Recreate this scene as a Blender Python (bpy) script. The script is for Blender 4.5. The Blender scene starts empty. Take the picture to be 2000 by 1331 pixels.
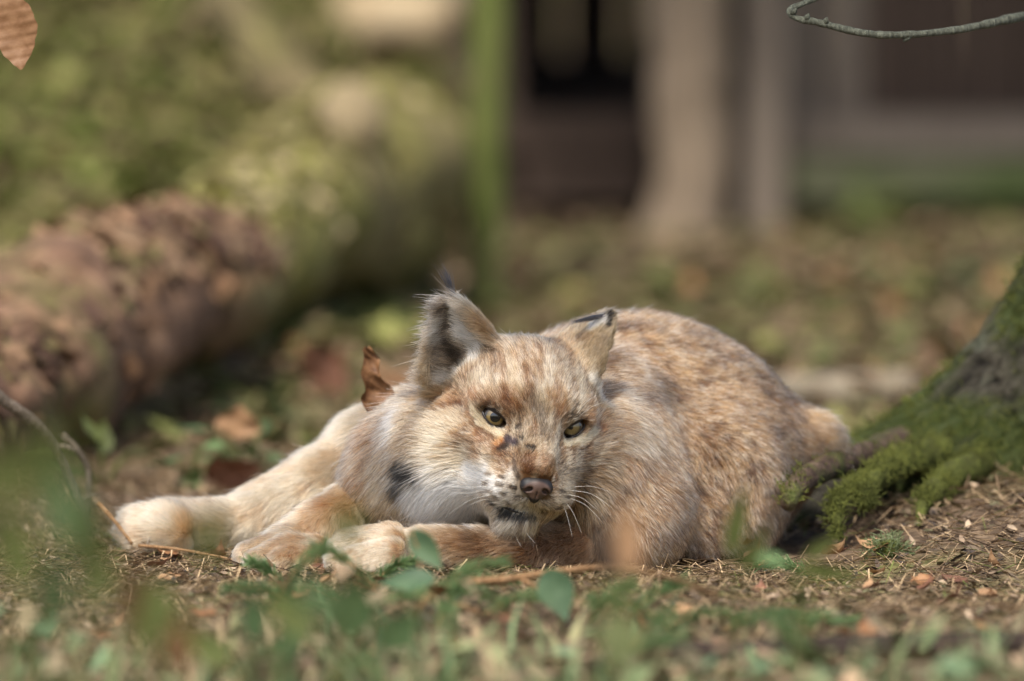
import bpy, bmesh, math, random
import numpy as np
from mathutils import Vector, Matrix
from mathutils.bvhtree import BVHTree

random.seed(7); RNG = np.random.default_rng(7)
SC = bpy.context.scene
COL = SC.collection

# ------------------------------------------------------------------ camera
CAM_Y, CAM_Z, PITCH, FPX = -9.0, 0.957, math.radians(4.77), 19565.0
cam_d = bpy.data.cameras.new('camera'); cam = bpy.data.objects.new('camera', cam_d); COL.objects.link(cam)
cam.location = (0, CAM_Y, CAM_Z); cam.rotation_euler = (math.pi/2 - PITCH, 0, 0)
cam_d.sensor_width = 36; cam_d.lens = FPX*36/2000
cam_d.clip_start = .1; cam_d.clip_end = 400
cam_d.dof.use_dof = True; cam_d.dof.focus_distance = 8.98; cam_d.dof.aperture_fstop = 2.9
SC.camera = cam

# ------------------------------------------------------------------ sky, sun, exposure
SUN_TO = Vector((-.15, -.54, .82)).normalized()
world = bpy.data.worlds.new('World'); SC.world = world; world.use_nodes = True
wn = world.node_tree.nodes; wl = world.node_tree.links
sky = wn.new('ShaderNodeTexSky'); sky.sky_type = 'NISHITA'; sky.sun_disc = False; sky.dust_density = 3.0; sky.ozone_density = .4
sky.sun_elevation = math.asin(SUN_TO.z); sky.sun_rotation = math.atan2(SUN_TO.x, SUN_TO.y)
bg = wn['Background']; bg.inputs[1].default_value = .15
wl.new(sky.outputs[0], bg.inputs[0])
sd = bpy.data.lights.new('sun', 'SUN'); sun = bpy.data.objects.new('sun', sd); COL.objects.link(sun)
sd.energy = 2.7; sd.angle = math.radians(6); sd.color = (1, .96, .89)
sun.rotation_euler = SUN_TO.to_track_quat('Z', 'Y').to_euler()
SC.view_settings.view_transform = 'Standard'; SC.view_settings.look = 'None'
SC.view_settings.exposure = 0.66; SC.view_settings.gamma = 1
SC.cycles.use_denoising = True
SC.cycles.max_bounces = 6; SC.cycles.transparent_max_bounces = 8
SC.cycles_curves.shape = 'RIBBONS'

# ------------------------------------------------------------------ helpers
CP, SP = math.cos(PITCH), math.sin(PITCH)
CR = Vector((1, 0, 0)); CU = Vector((0, SP, CP)); CB = Vector((0, -CP, SP))   # camera right, up, back
CAMP = Vector((0, CAM_Y, CAM_Z))
def at(px, py, Y):
    """point of the place at depth Y whose picture lies at (px, py) of the 2000 px photograph"""
    d = CR*((px-1000)/FPX) + CU*(-(py-665.5)/FPX) - CB
    return CAMP + d*((Y-CAM_Y)/d.y)
def gnd(px, py, z=0.0):
    d = CR*((px-1000)/FPX) + CU*(-(py-665.5)/FPX) - CB
    return CAMP + d*((z-CAM_Z)/d.z)
def mpx(Y): return (Y-CAM_Y)/FPX            # metres per photo pixel at depth Y
def lin(r, g, b):
    f = lambda c: (c/255/12.92) if c/255 <= .04045 else ((c/255+.055)/1.055)**2.4
    return np.array([f(r), f(g), f(b)])
def link(name, data, parent=None):
    o = bpy.data.objects.new(name, data); COL.objects.link(o)
    if parent: o.parent = parent
    return o
def tag(o, label=None, cat=None, group=None, kind=None):
    if label: o['label'] = label
    if cat: o['category'] = cat
    if group: o['group'] = group
    if kind: o['kind'] = kind
    return o
def mesh_obj(name, V, F, mat=None, parent=None, smooth=True):
    me = bpy.data.meshes.new(name)
    V = np.asarray(V, dtype=np.float32)
    if isinstance(F, np.ndarray) and F.ndim == 2:
        n, k = F.shape
        me.vertices.add(len(V)); me.vertices.foreach_set('co', V.ravel())
        me.loops.add(n*k); me.loops.foreach_set('vertex_index', F.astype(np.int32).ravel())
        me.polygons.add(n); me.polygons.foreach_set('loop_start', np.arange(0, n*k, k, dtype=np.int32))
        me.update(calc_edges=True)
    else:
        me.from_pydata([tuple(map(float, v)) for v in V], [], [tuple(int(i) for i in f) for f in F]); me.update()
    if smooth: me.polygons.foreach_set('use_smooth', np.ones(len(me.polygons), dtype=bool))
    if mat: me.materials.append(mat)
    return link(name, me, parent)
def empty(name, loc, label, cat, group=None):
    o = link(name, None); o.location = loc; o.empty_display_size = .05
    return tag(o, label, cat, group)
def keep(child, parent):
    child.parent = parent; child.matrix_parent_inverse = Matrix.Translation(-Vector(parent.location))
    return child
def vcol(o, name, C, domain='POINT'):
    a = o.data.attributes.new(name, 'FLOAT_COLOR', domain)
    C = np.asarray(C, dtype=np.float32); C4 = np.ones((len(C), 4), np.float32); C4[:, :3] = C
    a.data.foreach_set('color', C4.ravel())
def smooth01(x, a, b):
    t = np.clip((x-a)/(b-a), 0, 1); return t*t*(3-2*t)
def hash3(I):
    h = (I[..., 0].astype(np.int64)*73856093) ^ (I[..., 1].astype(np.int64)*19349663) ^ (I[..., 2].astype(np.int64)*83492791)
    h = (h*2654435761) & 0xffffffff; h ^= h >> 15; h = (h*2246822519) & 0xffffffff; h ^= h >> 13
    return (h & 0xffffff)/0xffffff
def vnoise(P, s=1.0, seed=0):
    P = np.asarray(P)*s + seed*17.31; I = np.floor(P); f = P-I; f = f*f*(3-2*f); I = I.astype(np.int64); r = 0
    for dx in (0, 1):
        for dy in (0, 1):
            for dz in (0, 1):
                w = (f[:, 0] if dx else 1-f[:, 0])*(f[:, 1] if dy else 1-f[:, 1])*(f[:, 2] if dz else 1-f[:, 2])
                r = r + w*hash3(I+np.array([dx, dy, dz]))
    return r
def fbm(P, s=1.0, seed=0, oct=4):
    r = 0; a = .5
    for i in range(oct): r = r + a*vnoise(P, s*2**i, seed+i); a *= .5
    return r/(1-.5**oct)

# ------------------------------------------------------------------ materials
class NT:
    def __init__(self, name):
        self.m = bpy.data.materials.new(name); self.m.use_nodes = True
        self.n = self.m.node_tree.nodes; self.l = self.m.node_tree.links
        self.b = self.n['Principled BSDF']
    def node(self, t, **kw):
        n = self.n.new(t)
        for k, v in kw.items(): setattr(n, k, v)
        return n
    def set(self, **kw):
        for k, v in kw.items():
            s = self.b.inputs[k.replace('_', ' ')]
            if hasattr(v, 'is_output'): self.l.new(v, s)
            else: s.default_value = v
        return self
    def coord(self): return self.node('ShaderNodeTexCoord').outputs['Object']
    def noise(self, scale, detail=4, rough=.6, vec=None, out='Fac', stretch=None):
        vec = vec or self.coord()
        if stretch:
            mp = self.node('ShaderNodeMapping'); mp.inputs['Scale'].default_value = stretch
            self.l.new(vec, mp.inputs[0]); vec = mp.outputs[0]
        n = self.node('ShaderNodeTexNoise'); n.inputs['Scale'].default_value = scale
        n.inputs['Detail'].default_value = detail; n.inputs['Roughness'].default_value = rough
        self.l.new(vec, n.inputs['Vector']); return n.outputs[out]
    def ramp(self, fac, stops):
        r = self.node('ShaderNodeValToRGB'); e = r.color_ramp.elements
        while len(e) < len(stops): e.new(.5)
        for el, (p, c) in zip(e, stops): el.position = p; el.color = (*c, 1)
        self.l.new(fac, r.inputs[0]); return r.outputs[0]
    def mix(self, fac, a, b, mode='MIX'):
        n = self.node('ShaderNodeMix', data_type='RGBA', blend_type=mode)
        for s, v in ((n.inputs[0], fac), (n.inputs[6], a), (n.inputs[7], b)):
            if hasattr(v, 'is_output'): self.l.new(v, s)
            else: s.default_value = v if not isinstance(v, (tuple, list, np.ndarray)) else (*v[:3], 1)
        return n.outputs[2]
    def bump(self, h, strength=.5, dist=.01, normal=None):
        b = self.node('ShaderNodeBump'); b.inputs['Strength'].default_value = strength; b.inputs['Distance'].default_value = dist
        self.l.new(h, b.inputs['Height'])
        if normal: self.l.new(normal, b.inputs['Normal'])
        return b.outputs[0]
    def attr(self, name, out='Color'):
        a = self.node('ShaderNodeAttribute'); a.attribute_name = name; return a.outputs[out]
    def objrand(self): return self.node('ShaderNodeObjectInfo').outputs['Random']
def plain(name, c, rough=.7, spec=.3, noise=None, c2=None, bump=0, stretch=None, coat=0):
    t = NT(name); t.set(Roughness=rough, Specular_IOR_Level=spec)
    if coat: t.set(Coat_Weight=coat, Coat_Roughness=.05)
    if noise:
        f = t.noise(noise, stretch=stretch); t.set(Base_Color=t.ramp(f, [(.3, tuple(c)), (.7, tuple(c2))]))
        if bump: t.set(Normal=t.bump(f, bump, .004))
    else: t.set(Base_Color=(*c, 1))
    return t.m
NFUR = 560000
# ================================================================== the lynx: one continuous body grown from a distance field
SPX = 9.0/FPX
def sph(px, py, Y, r): return ('c', np.array(at(px, py, Y)), np.array(at(px, py, Y))+1e-4, r*mpx(Y), r*mpx(Y))
def cone(a, b): return ('c', np.array(at(*a[:3])), np.array(at(*b[:3])), a[3]*mpx(a[2]), b[3]*mpx(b[2]))
def ell(px, py, Y, r, M=None):
    return ('e', np.array(at(px, py, Y)), np.eye(3) if M is None else M, np.array(r)*mpx(Y))
# head frame: columns u (picture right), v (up), w (towards the viewer)
def rot(ax, deg): return np.array(Matrix.Rotation(math.radians(deg), 3, ax))
CAMB = np.array([CR, CU, CB]).T
HEADM = CAMB @ rot('Z', -8) @ rot('Y', 13) @ rot('X', 12)
HEADO = np.array(at(1043, 827, -.075))
MM = .001
def H(u, v, w): return HEADO + HEADM @ (np.array([u, v, w])*MM)
def hell(u, v, w, r, M=None):
    Ml = np.eye(3) if M is None else M
    return ('e', H(u, v, w), HEADM @ Ml, np.array(r)*MM)
def hcone(a, b): return ('c', H(*a[:3]), H(*b[:3]), a[3]*MM, b[3]*MM)
def prim_eval(p, P):
    if p[0] == 'c':
        a, b, r1, r2 = p[1:]; ab = b-a; t = np.clip(((P-a)@ab)/max(ab@ab, 1e-12), 0, 1)
        return np.linalg.norm(P-a-t[:, None]*ab, axis=1)-(r1+(r2-r1)*t)
    if p[0] == 'e':
        q = (P-p[1])@p[2]; k0 = np.linalg.norm(q/p[3], axis=1); k1 = np.linalg.norm(q/p[3]**2, axis=1)
        return k0*(k0-1)/np.maximum(k1, 1e-9)
    if p[0] == 'ear':
        _, B, M, L, Wd, D, T, curl = p
        q = (P-B)@M; s = q[:, 1]/L; sc = np.clip(s, 0, 1)
        half = Wd*(1-sc**1.5)**.75*(1-.10*sc)+.0015
        x = q[:, 0]/half
        n0 = -D*(1-sc*.75)*(1-np.clip(x*x, 0, 1.3))+curl*sc*sc
        th = T*(1-.45*sc)
        return np.maximum(np.maximum(np.abs(q[:, 2]-n0)*.8-th, np.abs(q[:, 0])-half), np.maximum((s-1)*L, (-.25-s)*L))
def prim_box(p):
    if p[0] == 'c': r = max(p[3], p[4]); return np.minimum(p[1], p[2])-r, np.maximum(p[1], p[2])+r
    if p[0] == 'e': r = p[3].max(); return p[1]-r, p[1]+r
    r = p[3]*1.3; return p[1]-r, p[1]+r
def smin(a, b, k):
    h = np.clip(.5+.5*(b-a)/k, 0, 1); return b*(1-h)+a*h-k*h*(1-h)

EYES = []     # centre, radius, gaze, outline
def frame(axis, face):
    a = axis/np.linalg.norm(axis); f = face-a*(face@a); f /= np.linalg.norm(f); x = np.cross(a, f); return np.array([x, a, f]).T
def ear_prim(base, tip, face, Wd, D, T, curl):
    b, t = np.array(base), np.array(tip); return ('ear', b, frame(t-b, np.array(face)), np.linalg.norm(t-b), Wd*MM, D*MM, T*MM, curl*MM)
EAR_L = ear_prim(H(-56, 30, -50), at(886, 580, -.045), HEADM@np.array([-.34, .10, .92]), 36, 22, 6, 2)
EAR_R = ear_prim(H(37, 38, -62), at(1194, 610, -.02), HEADM@np.array([.74, -.15, -.55]), 32, 15, 5.0, 2)

G = {}
G['torso'] = (.050, [sph(1225, 838, .20, 218), sph(1330, 868, .22, 198), sph(1100, 850, .16, 165), sph(1400, 900, .20, 150)])
G['haunch'] = (.030, [ell(1370, 968, .12, (155, 120, 135)), cone((1430, 1040, .09, 55), (1340, 1065, .07, 40))])
G['tail'] = (.02, [cone((1470, 905, .20, 75), (1582, 864, .21, 46))])
G['shoulder'] = (.035, [cone((1185, 800, .085, 95), (1245, 985, .015, 100)), sph(1235, 1045, -.015, 76)])
G['neck'] = (.045, [sph(1010, 850, .10, 150), sph(900, 895, .055, 122), sph(820, 910, .05, 104), sph(765, 945, .045, 70), sph(850, 955, .0, 62), sph(1140, 880, .015, 112), sph(860, 870, .0, 78)])
G['forearm'] = (.012, [cone((1235, 1058, .03, 55), (1000, 1080, -.07, 48)), cone((1000, 1080, -.07, 48), (830, 1074, -.09, 42)), ell(765, 1082, -.095, (62, 40, 42))])
G['near_paw'] = (.0045, [ell(745, 1084, -.095, (55, 38, 40)), cone((765, 1050, -.085, 26), (676, 1056, -.08, 21)), cone((765, 1060, -.115, 27), (660, 1074, -.112, 22)), cone((765, 1080, -.132, 26), (658, 1096, -.132, 21)), cone((760, 1100, -.138, 22), (676, 1112, -.14, 18))])
G['foreleg'] = (.014, [cone((695, 985, .05, 50), (632, 1045, .01, 60)), cone((632, 1045, .01, 60), (556, 1072, -.015, 44))])
G['far_paw'] = (.0045, [ell(572, 1074, -.03, (40, 34, 40)), cone((560, 1068, -.03, 32), (486, 1086, -.045, 27)), cone((570, 1074, -.045, 32), (505, 1100, -.075, 27)), cone((590, 1080, -.045, 32), (545, 1106, -.09, 26)), cone((615, 1080, -.04, 32), (598, 1102, -.08, 26))])
G['hindleg'] = (.03, [cone((815, 815, .22, 58), (720, 880, .19, 62)), cone((720, 880, .19, 62), (620, 965, .16, 62)), cone((620, 965, .16, 62), (530, 1005, .15, 50)),
    cone((530, 1007, .15, 48), (400, 1034, .13, 34)), cone((400, 1034, .13, 34), (290, 1032, .11, 26)), cone((330, 1024, .13, 24), (272, 1026, .13, 17)), cone((330, 1036, .10, 24), (268, 1038, .10, 17)), cone((330, 1046, .08, 22), (276, 1052, .075, 16))])
def fit_head():
    g = [hell(0, 14, -52, (58, 50, 60)), hell(0, 2, -22, (50, 40, 30)), hcone((-36, -20, -22, 25), (-48, -30, -48, 30)), hcone((36, -20, -22, 25), (48, -30, -48, 30)),
         hcone((0, 12, -6, 24), (0, -34, 31, 18)), hell(-18, -56, 23, (23, 17, 21)), hell(17, -55, 23, (22, 17, 21)),
         hell(-5, -80, 16, (22, 13, 18)), hell(-30, -62, -8, (19, 14, 20)), hell(27, -62, -6, (18, 14, 20)), hcone((0, -72, 4, 17), (-36, -52, -45, 24)), hcone((0, -72, 4, 17), (36, -52, -45, 24)), hell(-24, -36, -2, (24, 24, 24)), hell(24, -36, -2, (24, 24, 24)), hell(0, -52, 6, (30, 24, 26)), hell(-22, -58, 8, (16, 15, 20)), hell(22, -58, 8, (16, 15, 20)), hcone((-20, 16, -2, 12), (-42, 12, -14, 12)), hcone((20, 16, -2, 12), (42, 12, -14, 12))]
    return g
G['head'] = (.014, fit_head())
G['ruff'] = (.03, [hell(-60, -50, -52, (24, 34, 26)), hell(62, -48, -52, (27, 40, 30)), hell(-40, -72, -40, (26, 20, 24))])
G['ear_l'] = (.006, [EAR_L]); G['ear_r'] = (.006, [EAR_R])
JOIN = [('torso', 0), ('haunch', .055), ('tail', .045), ('neck', .04), ('shoulder', .045), ('hindleg', .016), ('ruff', .05), ('head', .022), ('ear_l', .012), ('ear_r', .012), ('foreleg', .008), ('far_paw', .009), ('forearm', .010), ('near_paw', .009)]
EYE_L = dict(c=(-35.5, 0, -1), tilt=-28); EYE_R = dict(c=(35.5, 0, -1), tilt=35)
def eye_cut(e):
    M = rot('Z', e['tilt']); return hell(e['c'][0], e['c'][1], e['c'][2], (13.2, 7.2, 15), M)
CUTS = [eye_cut(EYE_L), eye_cut(EYE_R), hcone((-34, -68, 24, 1.2), (0, -70.5, 46, 1.6)), hcone((30, -69, 28, 1.0), (0, -70.5, 46, 1.4)), hcone((0, -52, 52, 1.0), (0, -70, 49, 1.2))]
LO = np.array([at(225, 1000, .1).x, -.27, -.005]); HI = np.array([at(1665, 1000, .25).x, .34, at(1000, 540, -.05).z])
STEP = .0024
NG = np.ceil((HI-LO)/STEP).astype(int)+1
def group_field(names=None):
    ax = [LO[i]+STEP*np.arange(NG[i]) for i in range(3)]
    tot = np.full(NG, .5, np.float32)
    def sub(lo, hi, pad):
        i0 = np.clip(np.floor((lo-pad-LO)/STEP).astype(int), 0, NG-1); i1 = np.clip(np.ceil((hi+pad-LO)/STEP).astype(int)+1, 1, NG)
        sl = tuple(slice(a, b) for a, b in zip(i0, i1))
        P = np.stack(np.meshgrid(*[ax[i][sl[i]] for i in range(3)], indexing='ij'), -1); return sl, P
    for name, kj in JOIN:
        k, prims = G[name]; f = np.full(NG, .5, np.float32)
        for p in prims:
            sl, P = sub(*prim_box(p), k+.008); d = prim_eval(p, P.reshape(-1, 3)).reshape(P.shape[:3])
            f[sl] = smin(f[sl], d, k)
        tot = np.minimum(tot, f) if kj == 0 else smin(tot, f, kj)
    for p in CUTS:
        sl, P = sub(*prim_box(p), .01); d = prim_eval(p, P.reshape(-1, 3)).reshape(P.shape[:3])
        tot[sl] = -smin(-tot[sl], d, .003)
    return tot.astype(np.float32)
def surface_nets(f, LO=LO, STEP=STEP):
    s = f < 0; nx, ny, nz = f.shape
    c = [(i, j, k) for i in (0, 1) for j in (0, 1) for k in (0, 1)]
    cs = [s[i:nx-1+i, j:ny-1+j, k:nz-1+k] for i, j, k in c]
    n = sum(x.astype(np.int8) for x in cs); act = (n > 0) & (n < 8)
    idx = -np.ones(act.shape, np.int64); I = np.argwhere(act); idx[act] = np.arange(len(I))
    acc = np.zeros((len(I), 3)); cnt = np.zeros(len(I))
    val = [f[I[:, 0]+i, I[:, 1]+j, I[:, 2]+k] for i, j, k in c]
    for a in range(8):
        for b in range(a+1, 8):
            d = np.array(c[b])-np.array(c[a])
            if np.abs(d).sum() != 1: continue
            va, vb = val[a], val[b]; m = (va < 0) != (vb < 0); t = np.where(m, va/np.where(m, va-vb, 1), 0)
            acc += m[:, None]*(np.array(c[a])+t[:, None]*d); cnt += m
    V = LO+STEP*(I+acc/cnt[:, None]); Q = []
    for ax in range(3):
        o = [(1, 2), (2, 0), (0, 1)][ax]
        sl0 = [slice(1, None)]*3; sl1 = [slice(1, None)]*3
        sl0[ax] = slice(0, -1); A = s[tuple(sl0)]; B = s[tuple(sl1)]
        E = np.argwhere(A != B); 
        if not len(E): continue
        inside = A[E[:, 0], E[:, 1], E[:, 2]]
        off = np.array([1, 1, 1]); off[ax] = 0; E = E+off
        e1 = np.zeros(3, int); e1[o[0]] = 1; e2 = np.zeros(3, int); e2[o[1]] = 1
        ok = (E < np.array(idx.shape)).all(1); E = E[ok]; inside = inside[ok]
        g = lambda X: idx[X[:, 0], X[:, 1], X[:, 2]]
        q = np.stack([g(E), g(E-e1), g(E-e1-e2), g(E-e2)], 1); q[~inside] = q[~inside][:, ::-1]
        Q.append(q[(q >= 0).all(1)])
    return V, np.concatenate(Q)
_field = group_field()
BV, BF = surface_nets(_field)
del _field
def mesh_smooth(V, F, it=2, lam=.5):
    e = np.concatenate([F[:, [0, 1]], F[:, [1, 2]], F[:, [2, 3]], F[:, [3, 0]]]); e = np.concatenate([e, e[:, ::-1]])
    deg = np.bincount(e[:, 0], minlength=len(V)).astype(float); deg[deg == 0] = 1
    for _ in range(it):
        s = np.stack([np.bincount(e[:, 0], V[e[:, 1], i], minlength=len(V)) for i in range(3)], 1)/deg[:, None]; V = V+lam*(s-V)
    return V
BV = mesh_smooth(BV, BF, 2)
def vnormals(V, F):
    fn = np.cross(V[F[:, 2]]-V[F[:, 0]], V[F[:, 3]]-V[F[:, 1]])
    n = np.zeros_like(V)
    for i in range(4):
        for a in range(3): n[:, a] += np.bincount(F[:, i], fn[:, a], minlength=len(V))
    return n/np.maximum(np.linalg.norm(n, axis=1), 1e-12)[:, None], np.linalg.norm(fn, axis=1)/2
BN, BA = vnormals(BV, BF)
# normals outwards?
if (BN*(BV-BV.mean(0))).sum() < 0: BF = BF[:, ::-1]; BN = -BN
LYNX = empty('lynx', Vector((at(1100, 1100, 0).x, .05, 0)), 'tan spotted lynx lying curled on the forest floor with its head turned forward', 'lynx')
# ------------------------------------------------------------------ coat: marks, colours, groom
_bvh = BVHTree.FromPolygons([Vector(v) for v in BV], BF.tolist())
def on_body(px, py):
    d = CR*((px-1000)/FPX) + CU*(-(py-665.5)/FPX) - CB; d.normalize()
    h = _bvh.ray_cast(CAMP, d); return None if h[0] is None else np.array(h[0])
def gfield(name, P):
    k, prims = G[name]; f = np.full(len(P), .5)
    for p in prims: f = smin(f, prim_eval(p, P), k)
    return f
WHITE, CREAM, TAN, RUF, GREY, BROWN, DARK, BLACK = lin(244, 239, 232), lin(222, 203, 178), lin(180, 148, 112), lin(166, 118, 76), lin(150, 136, 120), lin(124, 90, 54), lin(74, 58, 44), lin(24, 21, 21)
ORANGE = lin(214, 160, 108); MAUVE = lin(92, 78, 84)
MARKS = [  # colour, strength, radius px, polyline px
 (CREAM, .55, 16, [(1000, 725), (1012, 770)]), (CREAM, .5, 13, [(1060, 745), (1066, 795)]), (CREAM, .5, 12, [(935, 752), (868, 768)]), (CREAM, .5, 12, [(1120, 735), (1135, 775)]),
 (WHITE, .75, 9, [(860, 748), (900, 722), (935, 708)]), (CREAM, .6, 26, [(885, 828), (860, 868)]), (CREAM, .6, 24, [(905, 905), (870, 885)]), (CREAM, .5, 16, [(1035, 872), (1085, 890)]),
 (WHITE, .85, 24, [(925, 925), (965, 950)]), (WHITE, .55, 20, [(1000, 935), (1000, 965)]), (CREAM, .6, 22, [(1108, 950), (1105, 985)]), (WHITE, .55, 9, [(1150, 745), (1178, 790)]), (CREAM, .6, 8, [(1163, 880), (1150, 905)]),
 (WHITE, 1, 50, [(832, 958), (925, 980)]), (WHITE, .9, 34, [(880, 1010), (945, 1010)]), (WHITE, 1, 28, [(960, 1008), (1010, 1032)]), (WHITE, .7, 18, [(1010, 1025), (1060, 1020)]),
 (WHITE, .7, 18, [(785, 828), (800, 800)]), (WHITE, 1, 32, [(795, 785), (780, 800)]), (CREAM, .6, 40, [(760, 960), (800, 990)]),
 (RUF, .4, 14, [(1003, 797), (1000, 775)]), (RUF, .42, 12, [(1078, 782), (1095, 822)]), (RUF, .42, 22, [(1030, 905), (1072, 912)]), (RUF, .4, 18, [(870, 785), (925, 778), (985, 790)]), (RUF, .5, 14, [(940, 850), (975, 880)]), (RUF, .6, 8, [(1150, 815), (1165, 840)]),
 (BROWN, .75, 6, [(985, 690), (985, 735), (995, 785)]), (BROWN, .65, 5, [(1020, 670), (1030, 735), (1042, 790)]), (BROWN, .6, 5, [(1058, 685), (1060, 750)]), (BROWN, .6, 5, [(1085, 695), (1086, 770)]), (BROWN, .6, 5, [(960, 705), (925, 735), (885, 765)]), (BROWN, .55, 5, [(1108, 715), (1120, 785)]),
 (GREY*.8, .7, 10, [(1045, 790), (1058, 820), (1068, 855)]),
 (DARK, .55, 4.5, [(936, 796), (960, 792), (990, 803)]), (BROWN, .85, 6, [(930, 800), (900, 793), (862, 803)]), (BROWN, .8, 6, [(922, 812), (945, 845), (985, 866)]),
 (DARK, .55, 4.5, [(1092, 828), (1104, 814), (1135, 814)]), (BROWN, .75, 5, [(1108, 876), (1146, 864), (1163, 838)]),
 (lin(232, 210, 178), 1, 8, [(926, 800), (943, 828), (980, 852)]), (lin(232, 210, 178), 1, 8, [(1102, 866), (1130, 864), (1156, 845)]),
 (BROWN, .55, 4, [(880, 872), (940, 884)]), (BROWN, .55, 4, [(872, 888), (935, 898)]), (BROWN, .5, 4, [(895, 852), (948, 872)]),
 (BLACK, 1, 17, [(798, 896), (826, 910)]), (BLACK, .9, 11, [(784, 946), (806, 930)]),
 (BLACK, 1, 4.5, [(965, 976), (988, 992), (1022, 1001)]), (BLACK, .9, 3.5, [(1022, 1001), (1050, 1003), (1090, 1006)]),
 (MAUVE, 1, 8, [(992, 862), (1006, 868)]), (DARK, .9, 5, [(980, 880), (990, 875)]), (ORANGE, 1, 6, [(974, 868), (980, 864)]), (BLACK, .9, 4.5, [(1028, 874), (1040, 878)]), (BLACK, .8, 2.5, [(1010, 840), (1018, 835)]), (BLACK, .8, 2.5, [(1016, 858), (1022, 860)]), (DARK, .7, 4, [(1005, 905), (1008, 918), (1014, 935)]),
 (BLACK, .6, 9, [(890, 665), (905, 715)]), (WHITE, .8, 16, [(900, 605), (925, 650), (935, 690)]), (WHITE, .6, 9, [(870, 620), (866, 660)]),
 (BLACK, 1, 5, [(1118, 625), (1150, 617), (1183, 611)]), (BLACK, .95, 6, [(1184, 612), (1180, 638)]), (WHITE, .8, 10, [(1150, 640), (1168, 628)]), (GREY, .4, 12, [(1165, 690), (1180, 660)]),
 (DARK, .75, 9, [(1478, 758), (1486, 768)]),
]
for r_ in ((958, 926), (982, 931), (953, 941), (977, 945), (1001, 951), (946, 955), (962, 958), (986, 963), (1011, 970), (972, 971), (997, 978), (1090, 957), (1101, 969), (1096, 984), (1078, 990), (1060, 993)):
    MARKS.append((DARK, .85, 3.6, [r_, (r_[0]+7, r_[1]+3)]))
_m3 = []
for c_, s_, r_, pl in MARKS:
    pts = [p for p in (on_body(*q) for q in pl) if p is not None]
    for a_, b_ in zip(pts[:-1], pts[1:]):
        if np.linalg.norm(a_-b_) < .08: _m3.append((c_, s_, r_*SPX, a_, b_))
GN = [n for n, _ in JOIN]
def softw(P):
    D = np.stack([gfield(n, P) for n in GN], 1); D = D-D.min(1, keepdims=True); Wt = np.exp(-D/.006); return Wt/Wt.sum(1, keepdims=True)
FUR = {  # length mm, lift deg, density
 'torso': (11.5, 34, 1.35), 'haunch': (12, 33, 1.35), 'tail': (18, 36, 1), 'neck': (19, 30, 1.2), 'shoulder': (13, 30, 1.3), 'forearm': (9, 26, 1.5), 'foreleg': (9, 26, 1.5), 'near_paw': (6, 24, 2.2), 'far_paw': (6, 24, 2.2), 'hindleg': (13, 28, 1.3),
 'ruff': (24, 24, 1.6), 'head': (9, 24, 3.2), 'ear_l': (6.5, 24, 3.4), 'ear_r': (6, 22, 3.4)}
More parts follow.
